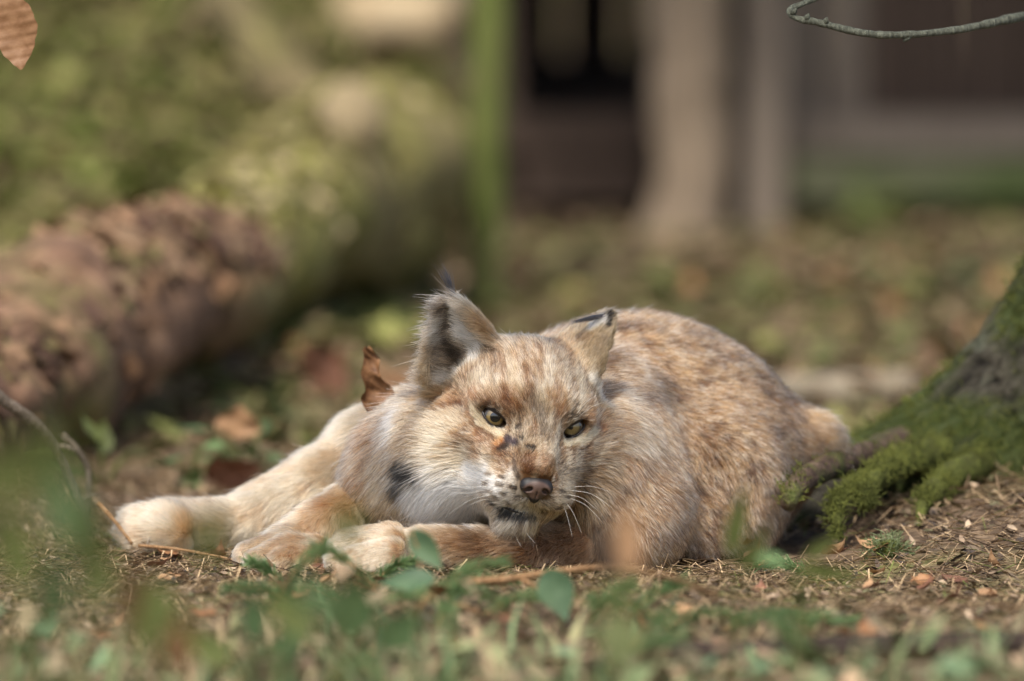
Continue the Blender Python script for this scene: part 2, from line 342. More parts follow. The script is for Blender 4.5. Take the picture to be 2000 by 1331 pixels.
def colours(P, N, Wt, rnd):
    """coat colour of tips and of the undercoat at points P"""
    n = len(P); w = {g: Wt[:, i] for i, g in enumerate(GN)}
    L = (P-HEADO)@HEADM/MM
    big = fbm(P, 18, 3, 3); mid = fbm(P, 70, 5, 3); fine = fbm(P*np.array([1, 1, .5]), 190, 9, 2)
    hgt = smooth01(P[:, 2], .05, .22)
    mixc = lambda a, b, t: a+(b-a)*t[:, None]
    one = np.ones((n, 1))
    body = mixc(one*lin(176, 146, 114), one*lin(196, 152, 105), np.clip(hgt*.9+(big-.5)*1.2, 0, 1))
    body = mixc(body, one*BROWN, smooth01(mid, .47, .60)*(.45+.2*hgt)); body = mixc(body, one*lin(92, 66, 46), smooth01(fbm(P, 110, 15, 2), .56, .68)*.75)
    body = mixc(body, one*lin(205, 182, 152), smooth01(fine, .55, .75)*.45)
    neck = mixc(one*lin(196, 170, 142), one*lin(176, 136, 98), smooth01(big, .42, .62)); neck = mixc(neck, one*lin(222, 206, 186), smooth01(mid, .5, .7)*.6)
    sh = mixc(one*lin(168, 138, 110), one*lin(190, 160, 130), smooth01(mid, .4, .65)); sh = mixc(sh, one*BROWN, smooth01(fine, .55, .7)*.45)
    leg = mixc(one*lin(226, 206, 178), one*lin(208, 172, 134), smooth01(fbm(P, 42, 21, 4), .36, .70)*.7); leg = mixc(leg, one*lin(176, 132, 92), smooth01(fine, .54, .72)*.45); 
    chin_shade = smooth01(P[:, 0], at(790, 0, 0).x, at(960, 0, 0).x)*smooth01(P[:, 1], -.3, -.02)
    farm = mixc(leg, one*lin(140, 110, 74), np.clip(chin_shade*1.2, 0, 1)); farm = mixc(farm, one*DARK, smooth01(mid, .56, .66)*chin_shade*.5); farm = mixc(farm, sh, smooth01(P[:, 0], at(1040, 0, 0).x, at(1180, 0, 0).x))  # brown streaked forearm; the shade below the chin is put into its coat
    st = fbm(np.stack([L[:, 0]*.16, L[:, 1]*.035, L[:, 2]*.035], 1), 1, 33, 3)
    hd = mixc(one*lin(176, 150, 122), one*lin(206, 188, 166), smooth01(st, .48, .62)); hd = mixc(hd, one*lin(146, 110, 70), smooth01(st, .50, .36)*.75)
    hd = mixc(hd, one*lin(196, 160, 120), smooth01(L[:, 1], 40, 70)*.6)
    lo = smooth01(-L[:, 1], 45, 75); hd = mixc(hd, one*WHITE, lo*.5*smooth01(-L[:, 0], -20, 10))
    ru = mixc(one*lin(182, 158, 130), one*lin(214, 196, 172), smooth01(mid, .42, .62)); ru = mixc(ru, one*WHITE, smooth01(-L[:, 1], 50, 72)*.8*smooth01(-L[:, 0], -10, 20)); ru = mixc(ru, one*BROWN, smooth01(fine, .58, .7)*.4)
    er = mixc(one*lin(172, 146, 116), one*lin(200, 178, 150), smooth01(mid, .4, .6))
    inn = np.clip((N@EAR_L[2][:, 2]-.1)*4, 0, 1)*smooth01(-L[:, 0], 20, 30)
    ex = np.abs((P-EAR_L[1])@EAR_L[2][:, 0])/(EAR_L[4]*np.clip(1-.6*np.clip(((P-EAR_L[1])@EAR_L[2][:, 1])/EAR_L[3], 0, 1), .2, 1)); inn = inn*(1-smooth01(ex, .72, .95)*.8)
    el = mixc(er, mixc(one*lin(176, 167, 160), one*lin(108, 100, 94), smooth01(fine, .44, .62)), inn)
    C = sum(w[g][:, None]*c for g, c in (('torso', body), ('haunch', body), ('tail', mixc(body, one*lin(206, 184, 156), np.full(n, .3))), ('neck', neck), ('shoulder', sh), ('forearm', farm), ('foreleg', leg), ('near_paw', leg), ('far_paw', leg), ('hindleg', leg), ('ruff', ru), ('head', hd), ('ear_l', el), ('ear_r', er)))
    agouti = w['torso']+w['haunch']+w['neck']+w['shoulder']+1.0*w['head']+.8*w['ruff']+.5*(w['ear_l']+w['ear_r'])+.35*(w['hindleg']+w['foreleg']+w['forearm']+w['near_paw']+w['far_paw'])
    r1, r2 = rnd[:, 0], rnd[:, 1]
    C = mixc(C, one*lin(228, 212, 190), (r1 > .76)*.5*agouti); C = mixc(C, one*DARK, (r1 < .17)*.75*agouti)
    C = C*(.80+.38*r2)[:, None]
    dark = np.zeros(n)
    for c, s, r, a, b in _m3:
        lo_, hi_ = np.minimum(a, b)-2.2*r, np.maximum(a, b)+2.2*r
        idx = np.flatnonzero(((P > lo_) & (P < hi_)).all(1))
        if not len(idx): continue
        Q = P[idx]; ab = b-a; t = np.clip(((Q-a)@ab)/max(ab@ab, 1e-12), 0, 1)
        d = np.linalg.norm(Q-a-t[:, None]*ab, axis=1)/r+(rnd[idx, 2]-.5)*.7+(fine[idx]-.5)*1.2
        m = s*(1-smooth01(d, .6, 1.5)); C[idx] = C[idx]+(c-C[idx])*m[:, None]
    C = np.clip(C, .004, .95)**1.5; lm = (C@np.array([.3, .6, .1]))[:, None]; C = lm+(C-lm)*.92; wb = (w['torso']+w['haunch']+w['shoulder']+w['tail'])[:, None]; wh = (w['head']+w['ruff']+w['ear_l']+w['ear_r']+.8*w['neck'])[:, None]; tint = 1+wb*(np.array([.77, .71, .58])-1)+wh*(np.array([.76, .735, .66])-1)+(1-np.clip(wb+wh, 0, 1))*(np.array([.93, .87, .82])-1); tint = tint+(1-tint)*smooth01(lm[:, 0], .45, .75)[:, None]*.7; return np.clip(C*tint, .002, .9)
def flow(P, N, Wt):
    n = len(P); L = (P-HEADO)@HEADM/MM; F = np.zeros((n, 3))
    V3 = lambda *a: np.array(a, float)[None]*np.ones((n, 1))
    nx = smooth01(P[:, 0], at(860, 0, 0).x, at(1120, 0, 0).x)[:, None]
    hr = L-np.array([0, -44, 34]); hr /= np.maximum(np.linalg.norm(hr, axis=1), 1e-6)[:, None]
    hv = (hr*np.array([1, 1, 1.2]))@HEADM.T
    lowl = smooth01(-L[:, 1], 62, 76)[:, None]; hv = hv*(1-lowl)+lowl*(HEADM@np.array([-.1, -1, .1]))[None]
    rs = np.sign(L[:, 0])[:, None]; rv = rs*V3(1, 0, 0)*.8+V3(0, .35, -.6)
    xin = ((P-EAR_L[1])@EAR_L[2]); el = V3(*EAR_L[2][:, 1]); inn = (N@EAR_L[2][:, 2] > .1)[:, None]
    el_in = -EAR_L[2][:, 0][None]*.9*np.sign(EAR_L[2][0, 0])+EAR_L[2][:, 1][None]*.35+EAR_L[2][:, 2][None]*.5
    el = np.where(inn, el_in, el+EAR_L[2][:, 0][None]*0)
    foot = smooth01(-P[:, 0], -at(560, 0, 0).x, -at(420, 0, 0).x)[:, None]
    vec = {'torso': V3(.75, .25, -.45), 'haunch': V3(.35, 0, -.9), 'tail': V3(.9, 0, -.25), 'neck': V3(-.75, 0, -.65)*(1-nx)+V3(.55, .1, -.85)*nx, 'shoulder': V3(.35, 0, -.95),
           'forearm': V3(-1, -.05, -.2), 'near_paw': V3(-1, -.05, -.15), 'far_paw': V3(-.75, -.4, -.45), 'foreleg': V3(-.7, -.2, -.65), 'hindleg': V3(-.65, 0, -.75)*(1-foot)+V3(-1, 0, -.12)*foot, 'ruff': rv, 'head': hv, 'ear_l': el, 'ear_r': V3(*EAR_R[2][:, 1])}
    for i, g in enumerate(GN): F += Wt[:, i:i+1]*vec[g]
    wob = np.stack([fbm(P, 26, 40+i, 2)-.5 for i in range(3)], 1); F = F/np.maximum(np.linalg.norm(F, axis=1), 1e-6)[:, None]+1.5*wob
    F = F-N*(F*N).sum(1, keepdims=True); return F/np.maximum(np.linalg.norm(F, axis=1), 1e-6)[:, None]
def make_curves(name, pts, rad, cols, mat, parent):
    n, k, _ = pts.shape; cu = bpy.data.hair_curves.new(name); cu.add_curves([k]*n)
    cu.points.foreach_set('position', pts.astype(np.float32).ravel())
    ra = cu.attributes.get('radius') or cu.attributes.new('radius', 'FLOAT', 'POINT'); ra.data.foreach_set('value', rad.astype(np.float32).ravel())
    for nm, C in cols.items():
        a = cu.attributes.new(nm, 'FLOAT_COLOR', 'CURVE'); C4 = np.ones((n, 4), np.float32); C4[:, :3] = C; a.data.foreach_set('color', C4.ravel())
    cu.materials.append(mat); return keep(link(name, cu), parent)
def fur_material():
    t = NT('fur'); t.n.remove(t.b)
    h = t.node('ShaderNodeBsdfHairPrincipled'); h.model = 'CHIANG'; h.parametrization = 'COLOR'
    hi = t.node('ShaderNodeHairInfo')
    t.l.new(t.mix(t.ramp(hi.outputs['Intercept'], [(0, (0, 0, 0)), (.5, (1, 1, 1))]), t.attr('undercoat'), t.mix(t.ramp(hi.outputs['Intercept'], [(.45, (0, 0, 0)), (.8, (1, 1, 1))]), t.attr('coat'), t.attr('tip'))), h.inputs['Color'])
    h.inputs['Roughness'].default_value = .45; h.inputs['Radial Roughness'].default_value = .75; h.inputs['Random Roughness'].default_value = .2; h.inputs['Coat'].default_value = 0
    t.l.new(h.outputs[0], t.n['Material Output'].inputs[0]); return t.m
FURM = fur_material()
_vw = softw(BV)
skin_c = colours(BV, BN, _vw, np.full((len(BV), 3), .5))
_sk = NT('hide'); _sk.set(Base_Color=_sk.attr('coat'), Roughness=.9, Specular_IOR_Level=.1)
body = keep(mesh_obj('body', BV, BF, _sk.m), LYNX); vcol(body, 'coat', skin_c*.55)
tag(body, None)
def groom(total, seed=1):
    rg = np.random.default_rng(seed)
    den = _vw@np.array([FUR[g][2] for g in GN])
    fc = BV[BF].mean(1); fn = BN[BF].mean(1); tc = np.array(CAMP)-fc; tc /= np.linalg.norm(tc, axis=1)[:, None]
    fd = den[BF].mean(1)*BA*np.where((fn*tc).sum(1) > -.35, 1, .3)*np.where((fc[:, 2] < .012) & (fn[:, 2] < -.4), 0, 1)
    f = rg.choice(len(BF), total, p=fd/fd.sum()); a, b = rg.random(total), rg.random(total)
    wq = np.stack([(1-a)*(1-b), a*(1-b), a*b, (1-a)*b], 1)
    q = BF[f]; P = (BV[q]*wq[..., None]).sum(1); N = (BN[q]*wq[..., None]).sum(1); N /= np.linalg.norm(N, axis=1)[:, None]; Wt = (_vw[q]*wq[..., None]).sum(1)
    L = (P-HEADO)@HEADM/MM
    ok = np.ones(total, bool)
    for e in (EYE_L, EYE_R): ok &= prim_eval(hell(*e['c'], (14.2, 8.2, 16), rot('Z', e['tilt'])), P) > 0
    ok &= ~((np.abs(L[:, 0]) < 14.5) & (L[:, 1] > -58) & (L[:, 1] < -37) & (L[:, 2] > 38) & (np.abs(L[:, 0]) < 15*(1-(L[:, 1]+58)/-60)))
    P, N, Wt, L = P[ok], N[ok], Wt[ok], L[ok]; n = len(P); rnd = rg.random((n, 4))
    hs = Wt@np.array([1.0 if g in ('head', 'ruff', 'ear_l', 'ear_r', 'near_paw', 'far_paw') else 0.0 for g in GN]); F = flow(P, N, Wt)
    lock = hash3(np.floor((P-F*.004*rg.random((n, 1)))/np.where(hs > .5, .0022, .0024)[:, None]).astype(np.int64))
    rnd[:, 0] = np.where(rg.random(n) < .35+.35*hs, lock, rnd[:, 0]); rnd[:, 1] = .5*rnd[:, 1]+.5*((lock*7.31) % 1)
    C = colours(P, N, Wt, rnd)
    ln = Wt@np.array([FUR[g][0] for g in GN]); lift = np.radians(Wt@np.array([FUR[g][1] for g in GN]))
    hw = Wt[:, GN.index('head')]
    muz = 1-.62*hw*(1-smooth01(np.linalg.norm(L-np.array([0, -35, 30]), axis=1), 18, 62)); ln *= muz
    eye = np.minimum(np.linalg.norm(L[:, :2]-np.array([-35.5, 0]), axis=1), np.linalg.norm(L[:, :2]-np.array([35.5, 0]), axis=1)); ln *= 1-.45*hw*(1-smooth01(eye, 12, 30))
    ln *= 1+1.0*hw*smooth01(-L[:, 1], 66, 84)
    inn = (N@EAR_L[2][:, 2] > .1)*Wt[:, GN.index('ear_l')]; ln *= 1+1.7*inn
    ln = ln*MM*(.6+.6*rnd[:, 3])*np.where(rg.random(n) < .04, 1.5, 1)*(.8+.4*fbm(P, 60, 88, 2))
    sx = np.cross(N, F); jit = rg.normal(0, 1, (n, 2))
    D = F*np.cos(lift)[:, None]+N*np.sin(lift)[:, None]*(1+.35*jit[:, :1])+sx*.16*jit[:, 1:]
    D /= np.linalg.norm(D, axis=1)[:, None]
    T = np.linspace(0, 1, 5)
    pts = P[:, None]+ln[:, None, None]*(T[None, :, None]*D[:, None]+(T**2)[None, :, None]*(.22*F-.18*N*np.sin(lift)[:, None])[:, None])
    # clumps: tips of neighbours lean together
    cell = np.maximum(ln*.30, .002); sc = np.median(cell[:1]) if n == 0 else None
    key = np.floor((P+.004*np.stack([fbm(P, 130, 60+i, 2) for i in range(3)], 1))/np.where(ln < .012, .003, .005)[:, None]).astype(np.int64)
    _, inv = np.unique((key[:, 0]*1000003+key[:, 1])*1000003+key[:, 2]+(ln < .012)*7, return_inverse=True)
    cnt = np.bincount(inv); cen = np.stack([np.bincount(inv, pts[:, -1, i])/cnt for i in range(3)], 1)[inv]
    pull = (.34*rg.random(n)+.06)[:, None, None]*(T**1.5)[None, :, None]; pts = pts+pull*(cen-pts[:, -1])[:, None]*np.where(np.linalg.norm(cen-pts[:, -1], axis=1) < .01, 1, 0)[:, None, None]
    pts[..., 2] = np.maximum(pts[..., 2], .002)
    rr = np.where(ln < .011, .00014, .00018)*(.7+.6*rnd[:, 1]); rad = rr[:, None]*np.array([1, 1, .9, .65, .15])[None]
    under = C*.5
    ag = Wt@np.array([{'torso': 1, 'haunch': 1, 'shoulder': 1, 'neck': .9, 'head': .8, 'ruff': .8, 'tail': .6}.get(g, .35) for g in GN]); rt = np.where(rg.random(n) < .6, (lock*3.7) % 1, rg.random(n)); lum = C.mean(1)
    ag = ag*smooth01(lum, .02, .08)
    tip = C+(lin(226, 208, 184)**1.2-C)*((rt > .60)*.75*ag)[:, None]; tip = tip+(lin(66, 46, 34)-tip)*((rt < .28)*.75*ag)[:, None]
    return pts, rad, C, under, tip
_p, _r, _c, _u, _tp = groom(NFUR)
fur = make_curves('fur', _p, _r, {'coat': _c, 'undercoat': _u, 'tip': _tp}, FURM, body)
# ------------------------------------------------------------------ eyes, nose, whiskers, ear tufts, claws
def tube(P, R, seg=8, cap=True):
    """tube along points P with radii R -> verts, faces"""
    P = [np.array(p, float) for p in P]; n = len(P); V, Fc = [], []
    up = np.array([0, 0, 1.0]); prev = None
    for i in range(n):
        t = P[min(i+1, n-1)]-P[max(i-1, 0)]; t /= max(np.linalg.norm(t), 1e-9)
        a = np.cross(t, up) if prev is None else prev-t*(prev@t)
        if np.linalg.norm(a) < 1e-5: a = np.cross(t, np.array([1.0, 0, 0]))
        a /= np.linalg.norm(a); b = np.cross(t, a); prev = a
        for k in range(seg):
            th = 2*math.pi*k/seg; V.append(P[i]+R[i]*(math.cos(th)*a+math.sin(th)*b))
    for i in range(n-1):
        for k in range(seg):
            k2 = (k+1) % seg; Fc.append((i*seg+k, i*seg+k2, (i+1)*seg+k2, (i+1)*seg+k))
    if cap:
        Fc.append(tuple(range(seg))[::-1]); Fc.append(tuple((n-1)*seg+k for k in range(seg)))
    return V, Fc
def spline(P, n):
    P = np.array([list(p) for p in P], float); m = len(P); Q = np.vstack([2*P[0]-P[1], P, 2*P[-1]-P[-2]]); out = []
    for s in np.linspace(0, m-1, n):
        i = min(int(s), m-2); t = s-i; a, b, c, d = Q[i:i+4]
        out.append(.5*((2*b)+(-a+c)*t+(2*a-5*b+4*c-d)*t*t+(-a+3*b-3*c+d)*t**3))
    return np.array(out)
def join(parts):
    V, Fc = [], []
    for v, f in parts:
        o = len(V); V += list(v); Fc += [tuple(i+o for i in q) for q in f]
    return V, Fc
M_SCL = plain('eye_white', lin(40, 34, 30), .15, .5, coat=1); M_PUP = plain('pupil', (.004, .004, .005), .05, .5, coat=1)
_t = NT('iris'); _t.set(Base_Color=_t.attr('tone'), Roughness=.2, Coat_Weight=1.0, Coat_Roughness=.03); M_IRIS = _t.m
M_LID = plain('eyelid', lin(34, 26, 24), .35, .5); 
def cap_mesh(c, axis, R, a0, a1, rings=10, seg=36, sq=1.0):
    z = np.array(axis)/np.linalg.norm(axis); x = np.cross(z, HEADM[:, 1]); x /= np.linalg.norm(x); y = np.cross(z, x)
    V, Fc = [], []
    for i in range(rings+1):
        a = a0+(a1-a0)*i/rings
        for k in range(seg):
            th = 2*math.pi*k/seg; V.append(c+R*(math.cos(a)*z+math.sin(a)*(math.cos(th)*x*sq+math.sin(th)*y)))
    for i in range(rings):
        for k in range(seg): k2 = (k+1) % seg; Fc.append((i*seg+k, (i+1)*seg+k, (i+1)*seg+k2, i*seg+k2))
    if a0 == 0: pass
    return V, Fc
def head_w(u, v):
    h = _bvh.ray_cast(Vector(H(u, v, 90)), Vector(-HEADM[:, 2])); return ((np.array(h[0])-HEADO)@HEADM/MM)[2]
for side, e in ((-1, EYE_L), (1, EYE_R)):
    cu_, cv_, _ = e['c']; M2 = rot('Z', e['tilt'])[:2, :2]
    ws = np.mean([head_w(cu_+d[0], cv_+d[1]) for d in ((M2@np.array(q)) for q in ((0, 9), (0, -9), (14, 0), (-14, 0)))])
    R = 12.0; cw = ws-R-1.2; c = H(cu_, cv_, cw)
    ball = keep(mesh_obj('eye', *cap_mesh(c, HEADM[:, 2], R*MM, .0, 2.0, 14, 40), M_SCL), LYNX)
    gz = np.array(CB)*1.0+np.array(CR)*(.10 if side < 0 else .02)+np.array(CU)*(-.10 if side < 0 else .06)
    V, Fc = cap_mesh(c, gz, (R+.12)*MM, .0, .74, 12, 48)
    ir = mesh_obj('iris', V, Fc, M_IRIS)
    q = np.arange(13*48); rr = (q//48)/12; th = (q % 48)
    tone = lin(112, 95, 58)[None]*(1-.6*smooth01(rr, .78, 1))[:, None]*(.8+.4*RNG.random(48)[th])[:, None]+lin(96, 66, 30)[None]*(.25*(1-smooth01(rr, .45, .7)))[:, None]
    vcol(ir, 'tone', tone); ir.parent = ball
    pu = mesh_obj('pupil', *cap_mesh(c, gz, (R+.22)*MM, .0, .40 if side < 0 else .31, 6, 32, .82 if side > 0 else 1), M_PUP); pu.parent = ball
    # lids: a band from the furred rim to an almond opening on the ball
    V, Fc = [], []; ns = 64
    for k in range(ns):
        a = 2*math.pi*k/ns; s = math.cos(a); hh = abs(math.sin(a))
        inner = np.array([12.8*s, (3.2*hh**1.0 if math.sin(a) > 0 else -6.2*hh**1.1)]); outer = np.array([15.2*s, 9.0*math.sin(a)])
        for t_, rz in ((0, .35), (.18, 1.0), (.5, 1.0), (1, None)):
            p = M2@(inner*(1-t_)+outer*t_)
            if rz is None: w = head_w(cu_+p[0], cv_+p[1])-.6
            else:
                w = cw+math.sqrt(max((R+rz)**2-p@p, 9))
                w = w*(1-t_)+t_*(head_w(cu_+(M2@outer)[0], cv_+(M2@outer)[1])) if t_ > .2 else w
            V.append(H(cu_+p[0], cv_+p[1], w))
    for k in range(ns):
        for j in range(3): k2 = (k+1) % ns; Fc.append((k*4+j, k*4+j+1, k2*4+j+1, k2*4+j))
    keep(mesh_obj('eyelid', V, Fc, M_LID), LYNX)
# nose leather
def local_nets(plus, minus, k, lo, hi, st):
    n = np.ceil((hi-lo)/st).astype(int)+1; ax = [lo[i]+st*np.arange(n[i]) for i in range(3)]; P = np.stack(np.meshgrid(*ax, indexing='ij'), -1).reshape(-1, 3)
    f = np.full(len(P), .5)
    for p in plus: f = smin(f, prim_eval(p, P), k)
    for p in minus: f = -smin(-f, prim_eval(p, P), .0012)
    V, F_ = surface_nets(f.reshape(n), lo, st); V = mesh_smooth(V, F_, 2); N_, _ = vnormals(V, F_)
    if (N_*(V-V.mean(0))).sum() < 0: F_ = F_[:, ::-1]
    return V, F_
NW = max(head_w(0, -44), head_w(0, -48))-45.0
def nh(u, v, w, r, M=None): return hell(u+2, v-2.5, w+NW-.8, r, M)
_c0 = H(0, -47, 46+NW)
_plus = [nh(0, -42, 44, (13.5, 6.5, 7)), nh(-8, -45, 45, (7, 6.5, 7)), nh(8, -45, 45, (7, 6.5, 7)), nh(0, -48, 46, (8.5, 7.5, 6)), nh(0, -54, 45, (4.5, 6, 5)), nh(0, -44, 48, (5, 6, 4.5))]
_minus = [nh(-7.6, -46.5, 52, (3.6, 2.3, 6), rot('Z', 28)), nh(7.6, -46.5, 52, (3.6, 2.3, 6), rot('Z', -28)), nh(-12, -50, 50, (4.5, 1.2, 5), rot('Z', 50)), nh(12, -50, 50, (4.5, 1.2, 5), rot('Z', -50)), nh(0, -53, 52, (.5, 7, 2.2))]
_t = NT('nose_leather'); _n = _t.noise(900, 3); _t.set(Base_Color=_t.mix(_t.attr('rim', 'Fac'), _t.mix(_t.noise(90, 2), lin(60, 44, 36), lin(96, 72, 60)), lin(20, 16, 15)), Roughness=.55, Normal=_t.bump(_n, .35, .0006))
_V, _F = local_nets(_plus, _minus, .004, _c0-.03, _c0+.03, .0008)
_ns = keep(mesh_obj('nose', _V, _F, _t.m), LYNX); _nl = (_V-H(2, -49, 46+NW))@HEADM/MM
_nn, _ = vnormals(_V, _F); _edge = np.clip(smooth01(np.hypot(_nl[:, 0]/13.5, _nl[:, 1]/9), .78, 1.05)+smooth01(-(_nn@HEADM[:, 2]), -.55, -.1), 0, 1)
vcol(_ns, 'rim', np.repeat(_edge[:, None], 3, 1))
M_DARKSKIN = plain('lip', lin(26, 20, 20), .4, .5)
# lips: dark skin showing in the parting of the mouth
_l = [on_body(*q) for q in ((958, 970), (972, 982), (990, 992), (1010, 1000), (1032, 1003))]
_l = [p for p in _l if p is not None]
if len(_l) > 2:
    P = spline(_l, 14)+np.array(CB)*.0002; R = .0018*np.sin(np.linspace(.25, 2.6, 14)); keep(mesh_obj('lip', *tube(P, R, 8), M_DARKSKIN), LYNX)
# whiskers
M_WH = plain('whisker', lin(240, 236, 228), .35, .5)
for a, b, sag in (((966, 940), (846, 899), -6), ((957, 950), (838, 946), 4), ((950, 957), (872, 962), 4), ((962, 966), (876, 1004), -8), ((958, 974), (912, 990), -3), ((972, 952), (852, 918), -8), ((950, 946), (866, 930), -3),
                  ((1108, 966), (1168, 998), -8), ((1112, 958), (1196, 992), -10), ((1104, 980), (1136, 1042), -8), ((1110, 972), (1180, 1024), -10), ((1100, 985), (1118, 1050), -5), ((1116, 952), (1190, 960), -6),
                  ((1124, 812), (1166, 772), -6), ((1128, 816), (1180, 786), -5), ((938, 782), (912, 742), 4), ((1000, 1030), (1018, 1068), 3), ((1020, 1028), (1046, 1062), 3)):
    p = on_body(*a)
    if p is None: continue
    Y0 = p[1]; q = np.array(at(*b, Y0-.012)); m = (p+q)/2+np.array(CU)*(-sag*SPX)
    P = spline([p, m, q], 9); keep(mesh_obj('whisker', *tube(P, np.linspace(.00012, .00004, 9), 4), M_WH), LYNX)
# black tufts on the ear tips
def tuft(root, tip, n, spread, rad, bend):
    rg = np.random.default_rng(5); r0 = np.array(root); d = np.array(tip)-r0; pts = []
    for i in range(n):
        L = d*(.6+.45*rg.random())+rg.normal(0, spread, 3); b = np.array(bend)*(.4+.8*rg.random()); o = rg.normal(0, rad, 3)
        T = np.linspace(0, 1, 6)[:, None]; pts.append(r0+o*(1-.3*T)+L*T+b*T*T)
    pts = np.array(pts); R = np.full((n, 1), .00020)*np.array([1, 1, .9, .7, .45, .12])[None]
    C = np.tile(lin(30, 28, 30), (n, 1)); return make_curves('ear_tuft', pts, R, {'coat': C, 'undercoat': C, 'tip': C}, FURM, LYNX)
_tl = EAR_L[1]+EAR_L[2][:, 1]*EAR_L[3]*.97; _tr = EAR_R[1]+EAR_R[2][:, 1]*EAR_R[3]*.96
tuft(_tl, np.array(at(866, 518, _tl[1])), 60, .0034, .0010, (-.003, 0, .001))
tuft(_tr+np.array(CB)*.004, np.array(at(1112, 626, _tr[1]-.012)), 90, .0008, .0008, (0, -.004, -.002))
# claws of the stretched hind foot
M_CLAW = plain('claw', lin(150, 134, 114), .45, .5)
for a, b, Y in (((279, 1046), (272, 1066), .072), ((290, 1052), (286, 1070), .066)):
    P = spline([at(a[0]+6, a[1]-8, Y+.008), at(*a, Y-.002), at(*b, Y-.004)], 8); keep(mesh_obj('claw', *tube(P, np.linspace(.0018, .0005, 8), 7), M_CLAW), LYNX)
# ================================================================== the setting
def bank(x, y):
    """height of the forest floor"""
    x = np.asarray(x, float); y = np.asarray(y, float); P = np.stack([x, y, 0*x], -1).reshape(-1, 3)
    n = ((fbm(P, 1.3, 71, 3)-.5)*.10+(fbm(P, 7, 72, 3)-.5)*.028).reshape(x.shape)
    near = 1-np.exp(-((x-.0)**2/.35+(y-.05)**2/.12))                       # flat where the lynx lies
    s = smooth01(y, 2.6, 6.5)*smooth01(-x, .02, .55)*1.0                    # mossy slope rising behind the log
    s = s+smooth01(y, 9, 30)*2.5
    s = s+.038*smooth01(x, .24, .46)*smooth01(y, -.25, .25)*(1-smooth01(y, .9, 1.6))    # swell of the floor at the foot of the tree
    return n*near*smooth01(y, -3.5, .6)*1.0+s-.004
def ground_mesh():
    xs = np.concatenate([np.linspace(-70, -3, 24), np.arange(-2.9, 2.9, .03), np.linspace(3, 70, 24)])
    ys = np.concatenate([np.linspace(-12, -1.9, 12), np.arange(-1.8, 7.5, .03), np.linspace(7.6, 90, 40)])
    X, Yg = np.meshgrid(xs, ys, indexing='ij'); Z = bank(X, Yg)
    P2 = np.stack([X.ravel(), Yg.ravel(), 0*X.ravel()], 1); Z = Z+((fbm(P2, 40, 75, 2)-.5)*.008).reshape(Z.shape)*(np.abs(X) < 3)
    V = np.stack([X, Yg, Z], -1).reshape(-1, 3); nx, ny = X.shape; i = np.arange(nx*ny).reshape(nx, ny)
    return V, np.stack([i[:-1, :-1], i[1:, :-1], i[1:, 1:], i[:-1, 1:]], -1).reshape(-1, 4)
def ground_mat():
    t = NT('forest_floor'); a = t.noise(9, 6, .7); b = t.noise(70, 4, .7); c = t.noise(2.3, 3, .6)
    soil = t.ramp(b, [(.3, tuple(lin(54, 45, 37))), (.5, tuple(lin(98, 81, 64))), (.72, tuple(lin(152, 130, 104)))])
    moss = t.ramp(b, [(.3, tuple(lin(92, 92, 50))), (.7, tuple(lin(136, 134, 80)))])
    f = t.ramp(c, [(.50, (0, 0, 0)), (.62, (1, 1, 1))])
    sep = t.node('ShaderNodeSeparateXYZ'); t.l.new(t.coord(), sep.inputs[0])
    r = t.node('ShaderNodeMapRange'); r.inputs[1].default_value = .08; r.inputs[2].default_value = .25; t.l.new(sep.outputs[2], r.inputs[0])
    mx = t.node('ShaderNodeMath', operation='MAXIMUM'); t.l.new(f, mx.inputs[0]); t.l.new(r.outputs[0], mx.inputs[1])
    ml = t.node('ShaderNodeMath', operation='MULTIPLY'); t.l.new(mx.outputs[0], ml.inputs[0]); t.l.new(t.ramp(a, [(.35, (.25, .25, .25)), (.6, (1, 1, 1))]), ml.inputs[1])
    t.set(Base_Color=t.mix(ml.outputs[0], soil, moss), Roughness=.95, Specular_IOR_Level=.15, Normal=t.bump(b, .6, .01)); return t.m
ground = tag(mesh_obj('forest_floor', *ground_mesh(), ground_mat()), kind='structure')
def gz(x, y): return float(bank(np.array([x]), np.array([y]))[0])
def onto(px, py, dz=0):
    """point of the forest floor under a pixel"""
    p = gnd(px, py)
    for _ in range(12): p = gnd(px, py, gz(p.x, p.y))
    return Vector((p.x, p.y, p.z+dz))

